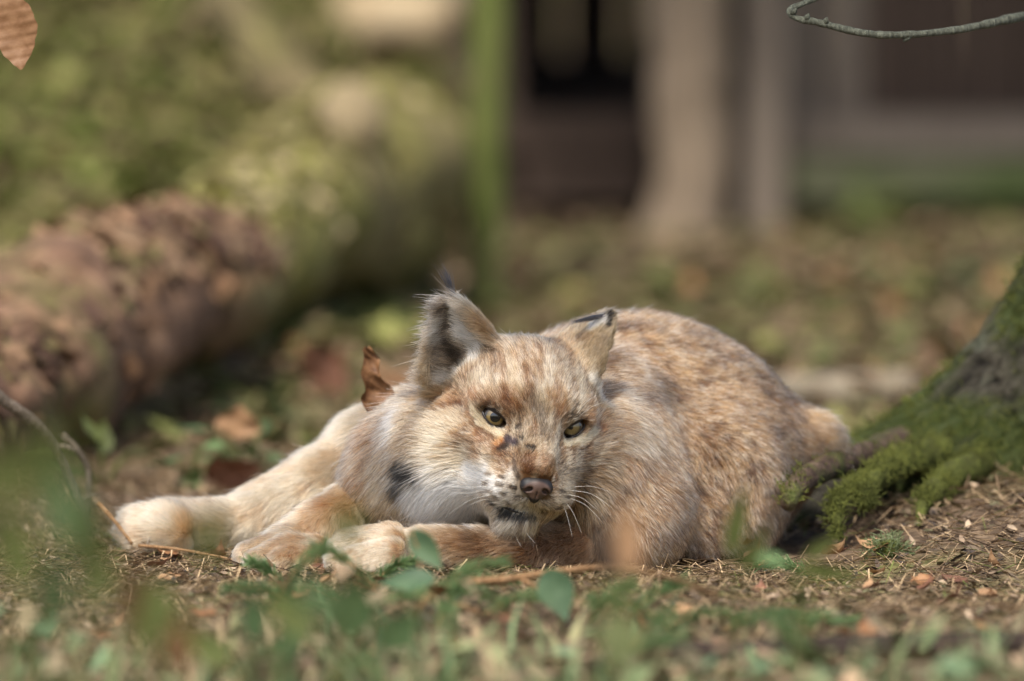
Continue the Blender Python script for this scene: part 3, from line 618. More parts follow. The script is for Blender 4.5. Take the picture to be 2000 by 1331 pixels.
# ---------------------------------------------------------------- leaf shapes
def leaf_shape(L, Wd, nl=9, fold=.25, curl=.3, wave=.0, twist=0, lobe=0, seed=0, kind='point'):
    """a leaf along +y with a folded midrib; thickness comes from a solid double sheet"""
    rg = np.random.default_rng(seed); V = []; ph = rg.random(4)*6.28
    cols = (-1, -.5, 0, .5, 1)
    for i in range(nl+1):
        s = i/nl; w = Wd*.5*math.sin(math.pi*min(1, s*.96+.03)**.72)**1.25*(1.12-.2*s)
        if kind == 'oval': w = Wd*.5*math.sin(math.pi*min(1, s*.97+.02)**.9)**.8*(1.15-.35*s)
        if lobe: w *= 1+lobe*math.sin(s*22+ph[3])
        ang = curl*(s-.3)*2; y = L*(math.sin(ang)/ang*s if abs(ang) > 1e-3 else s); z = L*(1-math.cos(ang))*s*.8
        tw = twist*s
        for c in cols:
            x = c*w; zz = z+abs(c)*w*fold*2*(.5+.5*s)+wave*w*math.sin(7*s+ph[0]+c*2)+wave*w*.6*math.sin(13*s+ph[1]-c*3)
            xr = x*math.cos(tw)-(zz-z)*math.sin(tw); zr = z+x*math.sin(tw)+(zz-z)*math.cos(tw)
            V.append((xr, y, zr))
    F_ = []; m = len(cols)
    for i in range(nl):
        for j in range(m-1): F_.append((i*m+j, i*m+j+1, (i+1)*m+j+1, (i+1)*m+j))
    n = len(V); th = L*.006; V2 = [(x, y, z-th) for x, y, z in V]; F2 = [tuple(q+n for q in f[::-1]) for f in F_]
    return np.array(V+V2), F_+F2
def place(V, M): 
    V = np.asarray(V); return V@np.array(M.to_3x3()).T+np.array(M.translation)
def aim(loc, d, roll=0):
    """matrix that turns +y to direction d"""
    y = Vector(d).normalized(); x = y.cross(Vector((0, 0, 1)))
    if x.length < 1e-4: x = Vector((1, 0, 0))
    x.normalize(); z = x.cross(y); R = Matrix((x, y, z)).transposed() @ Matrix.Rotation(roll, 3, 'Y')
    return Matrix.Translation(Vector(loc)) @ R.to_4x4()
def face_cam(loc, d, roll=0):
    """leaf matrix: +y along d, upper side turned towards open ground (-Y)"""
    y = Vector(d).normalized(); z = Vector((0, -1, .25)); z = (z-y*z.dot(y)).normalized(); x = y.cross(z); R = Matrix((x, y, z)).transposed() @ Matrix.Rotation(roll, 3, 'Y')
    return Matrix.Translation(Vector(loc)) @ R.to_4x4()
def leaf_mat(name, c1, c2, rough=.55, trans=.25, veins=0, scale=60):
    t = NT(name); n = t.noise(scale, 4); col = t.mix(t.ramp(n, [(.3, (0, 0, 0)), (.7, (1, 1, 1))]), c1, c2)
    col = t.mix(t.objrand(), col, t.mix(.5, col, tuple(np.array(c1)*.7)))
    t.set(Base_Color=col, Roughness=rough, Specular_IOR_Level=.3, Normal=t.bump(n, .3, .002))
    tr = t.node('ShaderNodeBsdfTranslucent'); t.l.new(col, tr.inputs[0]); mx = t.node('ShaderNodeMixShader'); mx.inputs[0].default_value = trans
    t.l.new(t.b.outputs[0], mx.inputs[1]); t.l.new(tr.outputs[0], mx.inputs[2]); t.l.new(mx.outputs[0], t.n['Material Output'].inputs[0]); return t.m
M_DRY = leaf_mat('dry_leaf', lin(126, 84, 54), lin(188, 140, 96)); M_DRY2 = leaf_mat('pale_dry_leaf', lin(168, 128, 92), lin(206, 166, 124)); M_RUST = leaf_mat('rust_leaf', lin(112, 76, 58), lin(160, 114, 88))
M_BEECH = leaf_mat('beech_leaf', lin(142, 102, 68), lin(192, 150, 110), .5, .35, scale=90)
M_GREEN = leaf_mat('green_leaf', lin(78, 102, 64), lin(112, 134, 88), .5, .35); M_TEAL = leaf_mat('blue_green_leaf', lin(70, 98, 70), lin(112, 136, 98), .55, .35, scale=30); M_OLIVE = leaf_mat('olive_leaf', lin(84, 92, 46), lin(122, 130, 72), .5, .35)
M_MOSSY = leaf_mat('bright_moss_leaf', lin(66, 104, 24), lin(112, 142, 44), .6, .35)
M_NEEDLE = leaf_mat('fir_needle', lin(88, 116, 68), lin(136, 160, 106), .5, .35)
def bark_mat(name, c1, c2, c3, scale=40, stretch=(1, 1, .25), bump=1.0, moss=None, mfac=.5):
    t = NT(name); n = t.noise(scale, 6, .65, stretch=stretch); m = t.noise(scale*.22, 3); col = t.ramp(n, [(.25, tuple(c1)), (.5, tuple(c2)), (.75, tuple(c3))])
    if moss is not None: col = t.mix(t.ramp(m, [(mfac-.08, (0, 0, 0)), (mfac+.08, (1, 1, 1))]), col, t.ramp(n, [(.3, tuple(np.array(moss)*.55)), (.7, tuple(moss))]))
    t.set(Base_Color=col, Roughness=.9, Specular_IOR_Level=.2, Normal=t.bump(n, bump, .012)); return t.m
M_TWIG = bark_mat('twig_bark', lin(84, 74, 64), lin(128, 114, 98), lin(160, 146, 128), 180)
M_TANTWIG = bark_mat('tan_twig', lin(130, 98, 66), lin(176, 136, 96), lin(200, 164, 122), 160)
M_LICHEN = bark_mat('lichen_twig', lin(66, 66, 56), lin(104, 106, 92), lin(140, 142, 124), 260)
M_DARKTWIG = bark_mat('dark_twig', lin(44, 36, 32), lin(70, 58, 50), lin(98, 84, 74), 160)

# ---------------------------------------------------------------- fallen log on the left
def rough_tube(P, R, seg=40, amp=.05, sc=14, seed=1, flat=1.0, endcap=True):
    V, Fc = tube(P, R, seg, endcap); V = np.array(V); n = len(P)
    C = np.repeat(np.array(P), seg, 0); d = V-C; L = np.linalg.norm(d, axis=1, keepdims=True)
    k = 1+amp*2*(fbm(V, sc, seed, 4)-.5)[:, None]*2
    return C+d*k, Fc
log = empty('fallen_log', onto(300, 800), 'rotten fallen log with flaking red brown bark and mossy far end', 'log')
def logp(px, py, Y, r): return np.array(at(px, py, Y)), r*mpx(Y)
_lk = [logp(-560, 1060, .15, 180), logp(-250, 920, .62, 178), logp(0, 756, 1.05, 172), logp(180, 618, 1.45, 168), logp(330, 560, 1.75, 150), logp(430, 560, 1.95, 128)]
P = spline([k[0] for k in _lk], 60); R = np.interp(np.linspace(0, len(_lk)-1, 60), range(len(_lk)), [k[1] for k in _lk]); R[-1] *= .55; R[-2] *= .82; R[-3] *= .94
M_LOG = bark_mat('rotten_bark', lin(52, 40, 32), lin(116, 88, 68), lin(168, 134, 106), 16, (1, 1, 1), 1.0, lin(112, 106, 62), .58)
keep(mesh_obj('trunk', *rough_tube(P, R, 64, .22, 11, 3), M_LOG), log)
_lk2 = [logp(330, 600, 1.95, 130), logp(430, 520, 2.25, 130), logp(540, 440, 2.6, 150), logp(650, 375, 2.95, 176), logp(735, 345, 3.2, 165), logp(770, 335, 3.32, 110)]
P2 = spline([k[0] for k in _lk2], 50); R2 = np.interp(np.linspace(0, len(_lk2)-1, 50), range(len(_lk2)), [k[1] for k in _lk2]); R2[-1] *= .5; R2[-2] *= .8
M_MLOG = bark_mat('mossy_bark', lin(76, 66, 48), lin(118, 106, 70), lin(158, 144, 100), 24, (1, 1, 1), 1.0, lin(142, 136, 74), .5)
keep(mesh_obj('mossy_end', *rough_tube(P2, R2, 64, .26, 9, 8), M_MLOG), log)
# pale bare wood where a limb has broken off
_b0 = np.array(at(668, 300, 2.86)); _b1 = np.array(at(690, 215, 2.72)); 
keep(mesh_obj('limb_stub', *rough_tube(spline([_b0, (_b0+_b1)/2, _b1], 12), np.array([50, 58]+[72]*8+[66, 46])*mpx(2.8), 28, .06, 30, 4), plain('bare_wood', lin(122, 108, 80), .9, .1, 30, lin(146, 130, 102), .6)), log)
M_OLIMB = bark_mat('olive_limb', lin(70, 60, 44), lin(104, 92, 64), lin(136, 122, 86), 24, (1, 1, 1), 1.0, lin(112, 108, 60), .54)
_l0 = [np.array(at(*q)) for q in ((690, 330, 3.05), (610, 215, 3.15), (530, 120, 3.25), (455, 20, 3.4), (400, -90, 3.6))]
keep(mesh_obj('limb', *rough_tube(spline(_l0, 30), np.linspace(66, 44, 30)*mpx(3.2), 30, .25, 14, 12), M_OLIMB), log)
def on_log(P_, R_, n, s0, s1, pal, seed, k0, k1):
    r_ = np.random.default_rng(seed); k = r_.uniform(k0, k1, n); i0 = k.astype(int); f = (k-i0)[:, None]; c = P_[i0]*(1-f)+P_[i0+1]*f; ax = P_[i0+1]-P_[i0]; ax /= np.linalg.norm(ax, axis=1)[:, None]; up = np.array([0, 0, 1.])-ax*ax[:, 2:3]; up /= np.linalg.norm(up, axis=1)[:, None]; sd_ = np.cross(up, ax); a = r_.normal(0, .8, n)[:, None]
    nm = up*np.cos(a)+sd_*np.sin(a); q = c+nm*(R_[i0][:, None]*r_.uniform(.94, 1.14, (n, 1))); s = r_.uniform(s0, s1, (n, 1)); u = np.cross(nm, r_.normal(size=(n, 3))); u /= np.linalg.norm(u, axis=1)[:, None]; v = np.cross(nm, u)+nm*r_.normal(0, .5, (n, 1)); V = np.stack([q-u*s, q+v*s*.6+nm*s*.3, q+u*s, q-v*s*.6+nm*s*.2], 1).reshape(-1, 3); F_ = np.arange(4*n).reshape(-1, 4); C = np.array(pal)[r_.integers(0, len(pal), n)]*r_.uniform(.7, 1.25, (n, 1)); return V, F_, np.repeat(C, 4, 0)
_t = NT('log_moss'); _t.set(Base_Color=_t.attr('tone'), Roughness=.9, Specular_IOR_Level=.1); M_LM = _t.m
for P_, R_, n_, pal_, sd_, a_, b_ in ((P2, R2, 2600, [lin(136, 132, 70), lin(120, 116, 62), lin(150, 142, 92), lin(104, 92, 62), lin(164, 148, 112)], 5, 0, 48), (P, R, 2200, [lin(134, 104, 80), lin(106, 82, 64), lin(146, 116, 90), lin(86, 66, 53), lin(114, 104, 68)], 6, 10, 58)):
    v_, f_, c_ = on_log(P_, R_, n_, .006, .019, pal_, sd_, a_, b_); o_ = keep(mesh_obj('moss', v_, f_, M_LM, smooth=False), log); vcol(o_, 'tone', c_); o_['kind'] = 'stuff'
# loose plates of bark along the near part
rg = np.random.default_rng(11)
M_PLATE = bark_mat('bark_plate', lin(100, 78, 58), lin(148, 120, 92), lin(186, 156, 122), 60, (1, 1, 1), .8)
M_PLATE2 = bark_mat('dark_bark_plate', lin(64, 48, 38), lin(104, 78, 62), lin(140, 108, 86), 60, (1, 1, 1), .8)
def plate_mesh(sx, sy, th, seed):
    r_ = np.random.default_rng(seed); n = 7; a = np.sort(np.linspace(0, 6.28, n, endpoint=False)+r_.uniform(-.25, .25, n)); q = [(sx*math.cos(t)*(.8+.4*r_.random()), sy*math.sin(t)*(.8+.4*r_.random())) for t in a]
    V = [(x, y, 0) for x, y in q]+[(x*.88, y*.88, th) for x, y in q]; return V, [tuple(range(n))[::-1], tuple(range(n, 2*n))]+[(i, (i+1) % n, n+(i+1) % n, n+i) for i in range(n)]
_pm = []
for i in range(5):
    V, Fc = plate_mesh(.030, .018, .010, i); me = bpy.data.meshes.new('bark_plate'); me.from_pydata(V, [], Fc); me.materials.append((M_PLATE, M_PLATE2)[i % 2]); _pm.append(me)
for i in range(230):
    k = rg.uniform(14, 57); i0 = int(k); c = P[i0]*(1-(k-i0))+P[i0+1]*(k-i0); ax = P[i0+1]-P[i0]; ax /= np.linalg.norm(ax); r_ = R[i0]
    a = rg.uniform(-.9, 1.15); up = np.array([0, 0, 1.])-ax*ax[2]; up /= np.linalg.norm(up); sd_ = np.cross(up, ax); sd_ = sd_ if sd_[1] < 0 else -sd_
    nrm = up*math.cos(a)+sd_*math.sin(a); x = ax; z = nrm; y = np.cross(z, x); s = rg.uniform(.5, 1.3)
    o = link('bark_plate', _pm[i % 5]); o.matrix_world = Matrix(np.vstack([np.column_stack([x*s, y*s, z*s, c+nrm*r_*.985]), [0, 0, 0, 1]]).tolist()); mw = o.matrix_world.copy()
    o.parent = log; o.matrix_parent_inverse = Matrix.Translation(-Vector(log.location)); o.matrix_basis = mw

# ---------------------------------------------------------------- slim mossy stem behind the lynx
def crown_leaves(c, rad, n, size, seed, mat, name, parent):
    r_ = np.random.default_rng(seed); V, Fc = [], []
    for i in range(n):
        d = r_.normal(size=3); d /= np.linalg.norm(d); p = np.array(c)+d*np.array(rad)*r_.random()**.45; a = r_.normal(size=3); a /= np.linalg.norm(a); b = np.cross(a, r_.normal(size=3)); b /= np.linalg.norm(b); s = size*(.6+.8*r_.random())
        o = len(V); V += [p-a*s, p+b*s*.45, p+a*s, p-b*s*.45]; Fc.append((o, o+1, o+2, o+3))
    return keep(mesh_obj(name, V, Fc, mat, smooth=False), parent)
def tree(name, base, label, lean, r0, r1, hgt, mat, seed, limbs, crown_c, crown_r, nleaf, lsize, lmat, profile=None):
    t = empty(name, base, label, 'tree'); top = Vector(base)+Vector(lean)
    P = spline([Vector(base)-Vector((0, 0, .05)), Vector(base)+Vector(lean)*.3+Vector((.01, 0, 0)), Vector(base)+Vector(lean)*.65-Vector((.02, 0, 0)), top], 60)
    R = np.linspace(r0, r1, 60) if profile is None else profile(P[:, 2])
    keep(mesh_obj('trunk', *rough_tube(P, R, 20, .05, 30, seed), mat), t)
    r_ = np.random.default_rng(seed)
    for i in range(limbs):
        h = .5+.5*(i+1)/(limbs+1); p = Vector(base)+Vector(lean)*h; a = i*2.4+seed; L = hgt*.22*(1.3-h*.6)
        q = p+Vector((math.cos(a)*L, math.sin(a)*L, L*.35)); m_ = p.lerp(q, .5)+Vector((0, 0, .04)); keep(mesh_obj('limb', *tube(spline([p, m_, q], 10), np.linspace(r1*1.1+.004, .003, 10), 6), mat), t)
    crown_leaves(crown_c, crown_r, nleaf, lsize, seed, lmat, 'crown', t); return t
M_STEM = bark_mat('mossy_stem', lin(72, 72, 42), lin(104, 104, 60), lin(130, 128, 82), 50, (1, 1, .3), .5, lin(100, 108, 54), .5)
_s = onto(938, 622); tree('young_tree', _s, 'slim green mossy tree stem standing upright beyond the lynx', (.05, 0, 3.6), .0245, .012, 3.6, M_STEM, 3, 6, (_s.x+.05, _s.y, 3.3), (.8, .8, .8), 1500, .03, M_GREEN)

# ---------------------------------------------------------------- wooden shelter in the background
sh_o = Vector((at(1500, 450, 4.3).x, 4.3, 0)); shel = empty('wooden_shelter', sh_o, 'weathered grey plank shelter with a dark doorway and squared posts', 'shelter')
def wood(name, a, b, c): return bark_mat(name, a, b, c, 18, (6, 6, .5), .35)
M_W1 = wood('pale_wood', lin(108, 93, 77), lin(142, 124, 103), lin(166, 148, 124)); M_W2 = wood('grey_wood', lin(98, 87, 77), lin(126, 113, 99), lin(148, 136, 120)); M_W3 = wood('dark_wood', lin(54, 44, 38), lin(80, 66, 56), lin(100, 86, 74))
M_W4 = bark_mat('mossy_plank', lin(74, 74, 58), lin(100, 100, 76), lin(124, 122, 96), 14, (.5, 1, 6), .3, lin(86, 98, 56), .5)
_box = {}
def box(name, lo, hi, mat, parent, jit=.0):
    lo, hi = Vector(lo), Vector(hi); c = (lo+hi)/2; s = hi-lo; bm = bmesh.new(); bmesh.ops.create_cube(bm, size=1); bmesh.ops.scale(bm, vec=s, verts=bm.verts)
    bmesh.ops.bevel(bm, geom=bm.edges[:], offset=min(s)*.08, segments=2, affect='EDGES'); me = bpy.data.meshes.new(name); bm.to_mesh(me); bm.free(); me.materials.append(mat)
    o = link(name, me, parent); o.matrix_parent_inverse = Matrix.Translation(-Vector(parent.location)); o.location = c
    if jit: o.rotation_euler = (random.uniform(-jit, jit), random.uniform(-jit, jit), random.uniform(-jit, jit))
    return o
def pxbox(name, x0, x1, y0, y1, Y, dep, mat, ztop=None, jit=0):
    a = at(x0, y1, Y); b = at(x1, y0, Y); return box(name, (a.x, Y, a.z), (b.x, Y+dep, b.z if ztop is None else ztop), mat, shel, jit)
ZT = 1.5
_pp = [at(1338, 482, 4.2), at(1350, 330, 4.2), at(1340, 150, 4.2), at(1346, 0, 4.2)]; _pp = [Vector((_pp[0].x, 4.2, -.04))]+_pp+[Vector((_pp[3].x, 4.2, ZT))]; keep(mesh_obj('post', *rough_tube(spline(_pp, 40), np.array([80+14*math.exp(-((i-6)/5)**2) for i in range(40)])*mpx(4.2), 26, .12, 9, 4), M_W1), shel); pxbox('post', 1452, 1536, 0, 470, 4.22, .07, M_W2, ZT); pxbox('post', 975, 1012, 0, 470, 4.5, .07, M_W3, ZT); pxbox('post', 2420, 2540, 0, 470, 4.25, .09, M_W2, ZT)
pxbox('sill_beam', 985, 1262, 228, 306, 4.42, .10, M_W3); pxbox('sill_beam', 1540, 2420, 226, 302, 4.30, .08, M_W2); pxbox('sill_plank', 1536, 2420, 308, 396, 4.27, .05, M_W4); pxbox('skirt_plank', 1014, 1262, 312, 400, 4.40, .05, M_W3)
x = 1538; rgs = random.Random(4)
while x < 2420:
    w = rgs.choice((62, 78, 92)); pxbox('board', x, x+w, 0, 226, 4.36+rgs.uniform(-.012, .012), .025, (M_W2, M_W3, M_W2)[rgs.randrange(3)], ZT, .003); x += w+rgs.choice((8, 14, 36))
_xl = at(975, 0, 4.5).x; _xr = at(2540, 0, 4.3).x; _zf = at(1100, 232, 4.45).z
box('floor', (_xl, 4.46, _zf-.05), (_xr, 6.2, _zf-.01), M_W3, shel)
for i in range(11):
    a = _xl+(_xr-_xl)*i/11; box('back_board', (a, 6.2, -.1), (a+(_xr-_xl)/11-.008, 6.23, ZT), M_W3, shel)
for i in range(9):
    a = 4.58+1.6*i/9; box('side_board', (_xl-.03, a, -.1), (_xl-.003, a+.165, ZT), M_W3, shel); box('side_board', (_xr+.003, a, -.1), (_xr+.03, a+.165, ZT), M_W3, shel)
box('shade_roof', (_xl-.25, 3.3, ZT+.002), (_xr+.25, 6.5, ZT+.06), M_W3, shel)  # roof out of view, its overhang drawn forward to shade doorway and wall

# ---------------------------------------------------------------- lying logs and branches beyond the lynx
def lying(name, pts, r, mat, label, cat='branch', seed=1, amp=.06, seg=12, n=24, group=None):
    Q = spline([Vector(p) for p in pts], n); b = empty(name, Q[0], label, cat, group); rr = np.linspace(r[0], r[1], n)
    keep(mesh_obj('wood', *rough_tube(Q, rr, seg, amp, 40, seed), mat), b); return b
M_BIRCH = bark_mat('pale_bark', lin(92, 78, 62), lin(134, 122, 102), lin(168, 158, 138), 22, (1, 1, 1), .5)
_a = onto(1380, 806, .02); _b = onto(1600, 800, .02); _c = onto(1782, 792, .02)
lying('cut_branch', (_a, _b, _c), (.019, .0185), M_BIRCH, 'pale stripped length of branch lying behind the lynx near the mossy tree', 'branch', 5, .05, 16)
_a = at(590, 66, 5.0); _b = at(872, 40, 4.8); lying('bleached_log', (Vector(_a), Vector(_a).lerp(_b, .5)+Vector((0, 0, .01)), Vector(_b)), (.050, .046), plain('bleached_wood', lin(172, 150, 118), .8, .2, 20, lin(206, 186, 152), .4), 'bleached pale log high on the slope behind the mossy log', 'log', 6, .05, 18)
def drape(px0, py0, px1, py1, r, mat, label, name='fallen_branch', cat='branch', n=9, lift=.012, seed=1, wig=.02, group=None):
    a, b = onto(px0, py0), onto(px1, py1); pts = []; r_ = random.Random(seed)
    for i in range(n):
        p = a.lerp(b, i/(n-1)); p.x += r_.uniform(-wig, wig)*.5; p.y += r_.uniform(-wig, wig); p.z = gz(p.x, p.y)+r[0]*.8+lift*r_.random(); pts.append(p)
    return lying(name, pts, r, mat, label, cat, seed, .08, 10, 30, group)
drape(-40, 360, 360, 170, (.040, .022), M_MLOG, 'long mossy branch slanting up the green slope', seed=2); drape(-30, 470, 420, 250, (.034, .020), M_MLOG, 'mossy branch lying below a longer mossy branch on the slope', seed=3); drape(90, 90, 520, 20, (.03, .02), M_W3, 'dark dead branch near the top of the slope', seed=4)
drape(1120, 560, 1420, 520, (.012, .008), M_DARKTWIG, 'dark stick on the ground in front of the shelter', seed=6); drape(560, 650, 860, 600, (.014, .009), M_BIRCH, 'pale stick lying between the fallen log and the lynx', seed=8); drape(420, 730, 640, 690, (.010, .006), M_DARKTWIG, 'dark stick lying close behind the outstretched hind leg', seed=9)

# ---------------------------------------------------------------- spruce at the right
trp = Vector((at(2285, 985, .40).x, .44, 0)); trp.z = gz(trp.x, trp.y)
spruce = empty('spruce_tree', trp, 'rough barked tree with spreading roots and green moss on its foot', 'tree')
def trunk_mesh():
    nz, na = 150, 420; zs = np.concatenate([np.linspace(-.08, .75, 110), np.linspace(.78, 5.5, 40)]); th = np.linspace(0, 2*math.pi, na, endpoint=False); V = np.zeros((nz, na, 3))
    Z, T = np.meshgrid(zs, th, indexing='ij')
    lob = 1.35*np.exp(-((np.angle(np.exp(1j*(T-math.pi*1.03))))/.50)**2)+.42*np.exp(-((np.angle(np.exp(1j*(T-math.pi*1.38))))/.30)**2)+.5*np.exp(-((np.angle(np.exp(1j*(T-.2))))/.4)**2)+.5*np.exp(-((np.angle(np.exp(1j*(T-1.7))))/.4)**2)
    r = .099*np.clip(1-np.maximum(Z, 0)/9, .2, 1)+(.03+.20*lob)*np.exp(-np.maximum(Z, -.03)/.11)
    X = r*np.cos(T); Yy = r*np.sin(T); P = np.stack([X, Yy, Z], -1).reshape(-1, 3)
    # bark plates: ridged cells stretched up the trunk
    q = np.stack([T.ravel()*.26*8, Z.ravel()*4.6, 0*Z.ravel()], 1); q += .5*np.stack([fbm(P, 14, 81+i, 2)-.5 for i in range(3)], 1)
    S = 9.0; ci = np.floor(q*S); best = np.full(len(q), 9.); sec = np.full(len(q), 9.)
    for dx in (-1, 0, 1):
        for dy in (-1, 0, 1):
            c = ci+np.array([dx, dy, 0]); c[:, 0] = c[:, 0]; h = np.stack([hash3(c.astype(np.int64)), hash3(c.astype(np.int64)+91)], 1); d = np.linalg.norm((c[:, :2]+h)-q[:, :2]*S, axis=1); sec = np.minimum(sec, np.maximum(d, best)); best = np.minimum(best, d)
    plate = smooth01(sec-best, .03, .36); rr = r.ravel()+.012*(plate-1)+.016*(fbm(P, 22, 85, 3)-.5)+.010*(fbm(P, 80, 86, 3)-.5)
    V = np.stack([rr*np.cos(T.ravel()), rr*np.sin(T.ravel()), Z.ravel()], 1)+np.array(trp)+np.stack([.02*np.sin(Z.ravel()*1.3), 0*Z.ravel(), 0*Z.ravel()], 1)
    i = np.arange(nz*na).reshape(nz, na); j = np.roll(i, -1, 1); F_ = np.stack([i[:-1], j[:-1], j[1:], i[1:]], -1).reshape(-1, 4)
    return V, F_, plate, Z.ravel()
TV, TF, TP, TZ = trunk_mesh()
_mm = fbm(TV, 9, 91, 4); mossm = smooth01(_mm+.26*np.exp(-np.maximum(TV[:, 2], 0)/.13)-.10*np.clip((TV[:, 2]-.2)*3, 0, 1)-.05*smooth01(TV[:, 0], trp.x-.17, trp.x-.02), .49, .62)
_bn = fbm(TV, 60, 93, 3)
bcol = lin(40, 36, 31)[None]+(lin(124, 117, 100)-lin(40, 36, 31))[None]*(np.clip(TP*.75+(_bn-.5)*1.3, 0, 1))[:, None]
lich = smooth01(fbm(TV, 45, 95, 3), .58, .66)*TP; bcol = bcol+(lin(150, 158, 132)-bcol)*(lich*.6)[:, None]
gcol = lin(62, 78, 26)[None]+(lin(104, 124, 44)-lin(62, 78, 26))[None]*_bn[:, None]
tcol = bcol+(gcol-bcol)*(mossm*.75)[:, None]
_t = NT('spruce_bark'); _n = _t.noise(160, 5, .7); _t.set(Base_Color=_t.mix(_n, _t.attr('tone'), _t.mix(.55, _t.attr('tone'), (.03, .027, .022))), Roughness=.92, Specular_IOR_Level=.15, Normal=_t.bump(_n, 1.0, .02))
trunk = keep(mesh_obj('trunk', TV, TF, _t.m), spruce); vcol(trunk, 'tone', tcol)
def moss_fuzz(name, V, N, mask, n, L, seed, parent, c1=lin(56, 60, 30), c2=lin(108, 112, 54)):
    r_ = np.random.default_rng(seed); p = mask/mask.sum(); i = r_.choice(len(V), n, p=p); Q = V[i]+r_.normal(0, .004, (n, 3)); d = N[i]*.8+r_.normal(0, .55, (n, 3))+np.array([0, 0, .35]); d /= np.linalg.norm(d, axis=1)[:, None]
    l_ = L*(.4+.9*r_.random(n)); T = np.linspace(0, 1, 4); pts = Q[:, None]-N[i][:, None]*.002+l_[:, None, None]*(T[None, :, None]*d[:, None]+(T*T)[None, :, None]*(r_.normal(0, .25, (n, 3))+np.array([0, 0, -.15]))[:, None])
    rad = np.full((n, 1), .0004)*np.array([1, 1, .8, .3])[None]; t_ = np.clip(fbm(Q, 40, seed, 2)*1.2-.1+r_.normal(0, .18, n), 0, 1)[:, None]; C = c1+(c2-c1)*t_
    return make_curves(name, pts, rad, {'coat': C, 'undercoat': C*.6}, MOSSM, parent)
_t = NT('moss'); _t.set(Base_Color=_t.attr('coat'), Roughness=.8, Specular_IOR_Level=.1); MOSSM = _t.m
TN, _ = vnormals(TV, TF)
if (TN*(TV-np.array(trp)-np.array([0, 0, 1])*TZ[:, None])).sum() < 0: TN = -TN
vis = (TN[:, 1] < .4) & (TV[:, 2] > 0) & (TV[:, 2] < .75)
moss_fuzz('moss', TV, TN, mossm**1.5*vis+1e-9, 42000, .0055, 3, spruce)
def root(pts, rads, seed, mat, mossamt, n=28):
    Y = [p[2] for p in pts]; Q = spline([at(*p) for p in pts], n); rr = np.interp(np.linspace(0, len(pts)-1, n), range(len(pts)), [r*mpx(y) for r, y in zip(rads, Y)])
    V, Fc = rough_tube(Q, rr, 22, .14, 50, seed); o = keep(mesh_obj('root', V, Fc, mat), spruce)
    C = np.repeat(Q, 22, 0); N_ = V-C; N_ /= np.linalg.norm(N_, axis=1)[:, None]
    if mossamt: moss_fuzz('moss', V, N_, np.maximum(N_[:, 2]+.5, 0)*smooth01(fbm(V, 30, seed, 2), .42, .5)+1e-9, mossamt, .006, seed, spruce)
    return o
M_ROOT = bark_mat('root_bark', lin(48, 38, 32), lin(84, 68, 56), lin(116, 98, 82), 60, (1, 1, 1), 1.0, lin(86, 106, 36), .62); M_ROOTM = bark_mat('mossy_root', lin(52, 50, 28), lin(80, 84, 38), lin(108, 114, 52), 60, (1, 1, 1), 1.0)
root([(1790, 868, 0.43), (1700, 892, 0.29), (1620, 912, 0.19), (1560, 945, 0.11), (1538, 985, 0.07)], [46, 34, 28, 24, 15], 4, M_ROOT, 500)
root([(1840, 880, 0.35), (1760, 905, 0.27), (1720, 925, 0.21), (1690, 960, 0.16), (1690, 990, 0.13)], [34, 28, 21, 16, 11], 6, M_ROOTM, 2600)
root([(1730, 930, 0.23), (1690, 950, 0.18), (1650, 968, 0.14), (1632, 1005, 0.11), (1640, 1050, 0.09)], [22, 17, 14, 13, 9], 7, M_ROOTM, 2000)
root([(1920, 905, .34), (1860, 930, .27), (1820, 962, .21), (1800, 1000, .17), (1795, 1030, .15)], [34, 28, 20, 12, 6], 8, M_ROOTM, 1600)
# thin dead limb of the spruce curving back into view
_tw = [at(2330, -160, .62), at(2180, 2, .40), at(2000, 32, .12), at(1880, 57, .04), at(1760, 69, .0), at(1680, 64, -.01), at(1600, 45, -.02), at(1556, 36, -.02), at(1543, 20, -.015), at(1580, 3, .0), at(1660, -30, .04)]
_q = spline(_tw, 90); _r = np.interp(np.linspace(0, 1, 90), [0, .3, .8, 1], [.007, .0034, .0029, .0022])*(1+.22*(RNG.random(90)-.5)); keep(mesh_obj('limb', *rough_tube(_q, _r, 12, .12, 220, 3), M_LICHEN), spruce)
for i, u in enumerate((34, 52, 58, 66)):
    a = Vector(_q[u]); b = a+Vector((random.uniform(-.008, .008), -.004, random.choice((-1, 1))*.006)); keep(mesh_obj('bud', *tube([a, a.lerp(b, .6), b], [.0028, .0026, .0008], 7), M_LICHEN), spruce)
for i in range(7):
    h = 1.6+i*.5; a = i*2.4; p = trp+Vector((0, 0, h)); q = p+Vector((math.cos(a), math.sin(a), -.12))*(1.1-.09*i); keep(mesh_obj('limb', *tube(spline([p, p.lerp(q, .5)+Vector((0, 0, .05)), q], 10), np.linspace(.02, .004, 10), 6), M_ROOT), spruce)
crown_leaves((trp.x+.1, trp.y+.2, 3.6), (1.0, 1.0, 1.5), 3000, .04, 12, M_NEEDLE, 'crown', spruce)

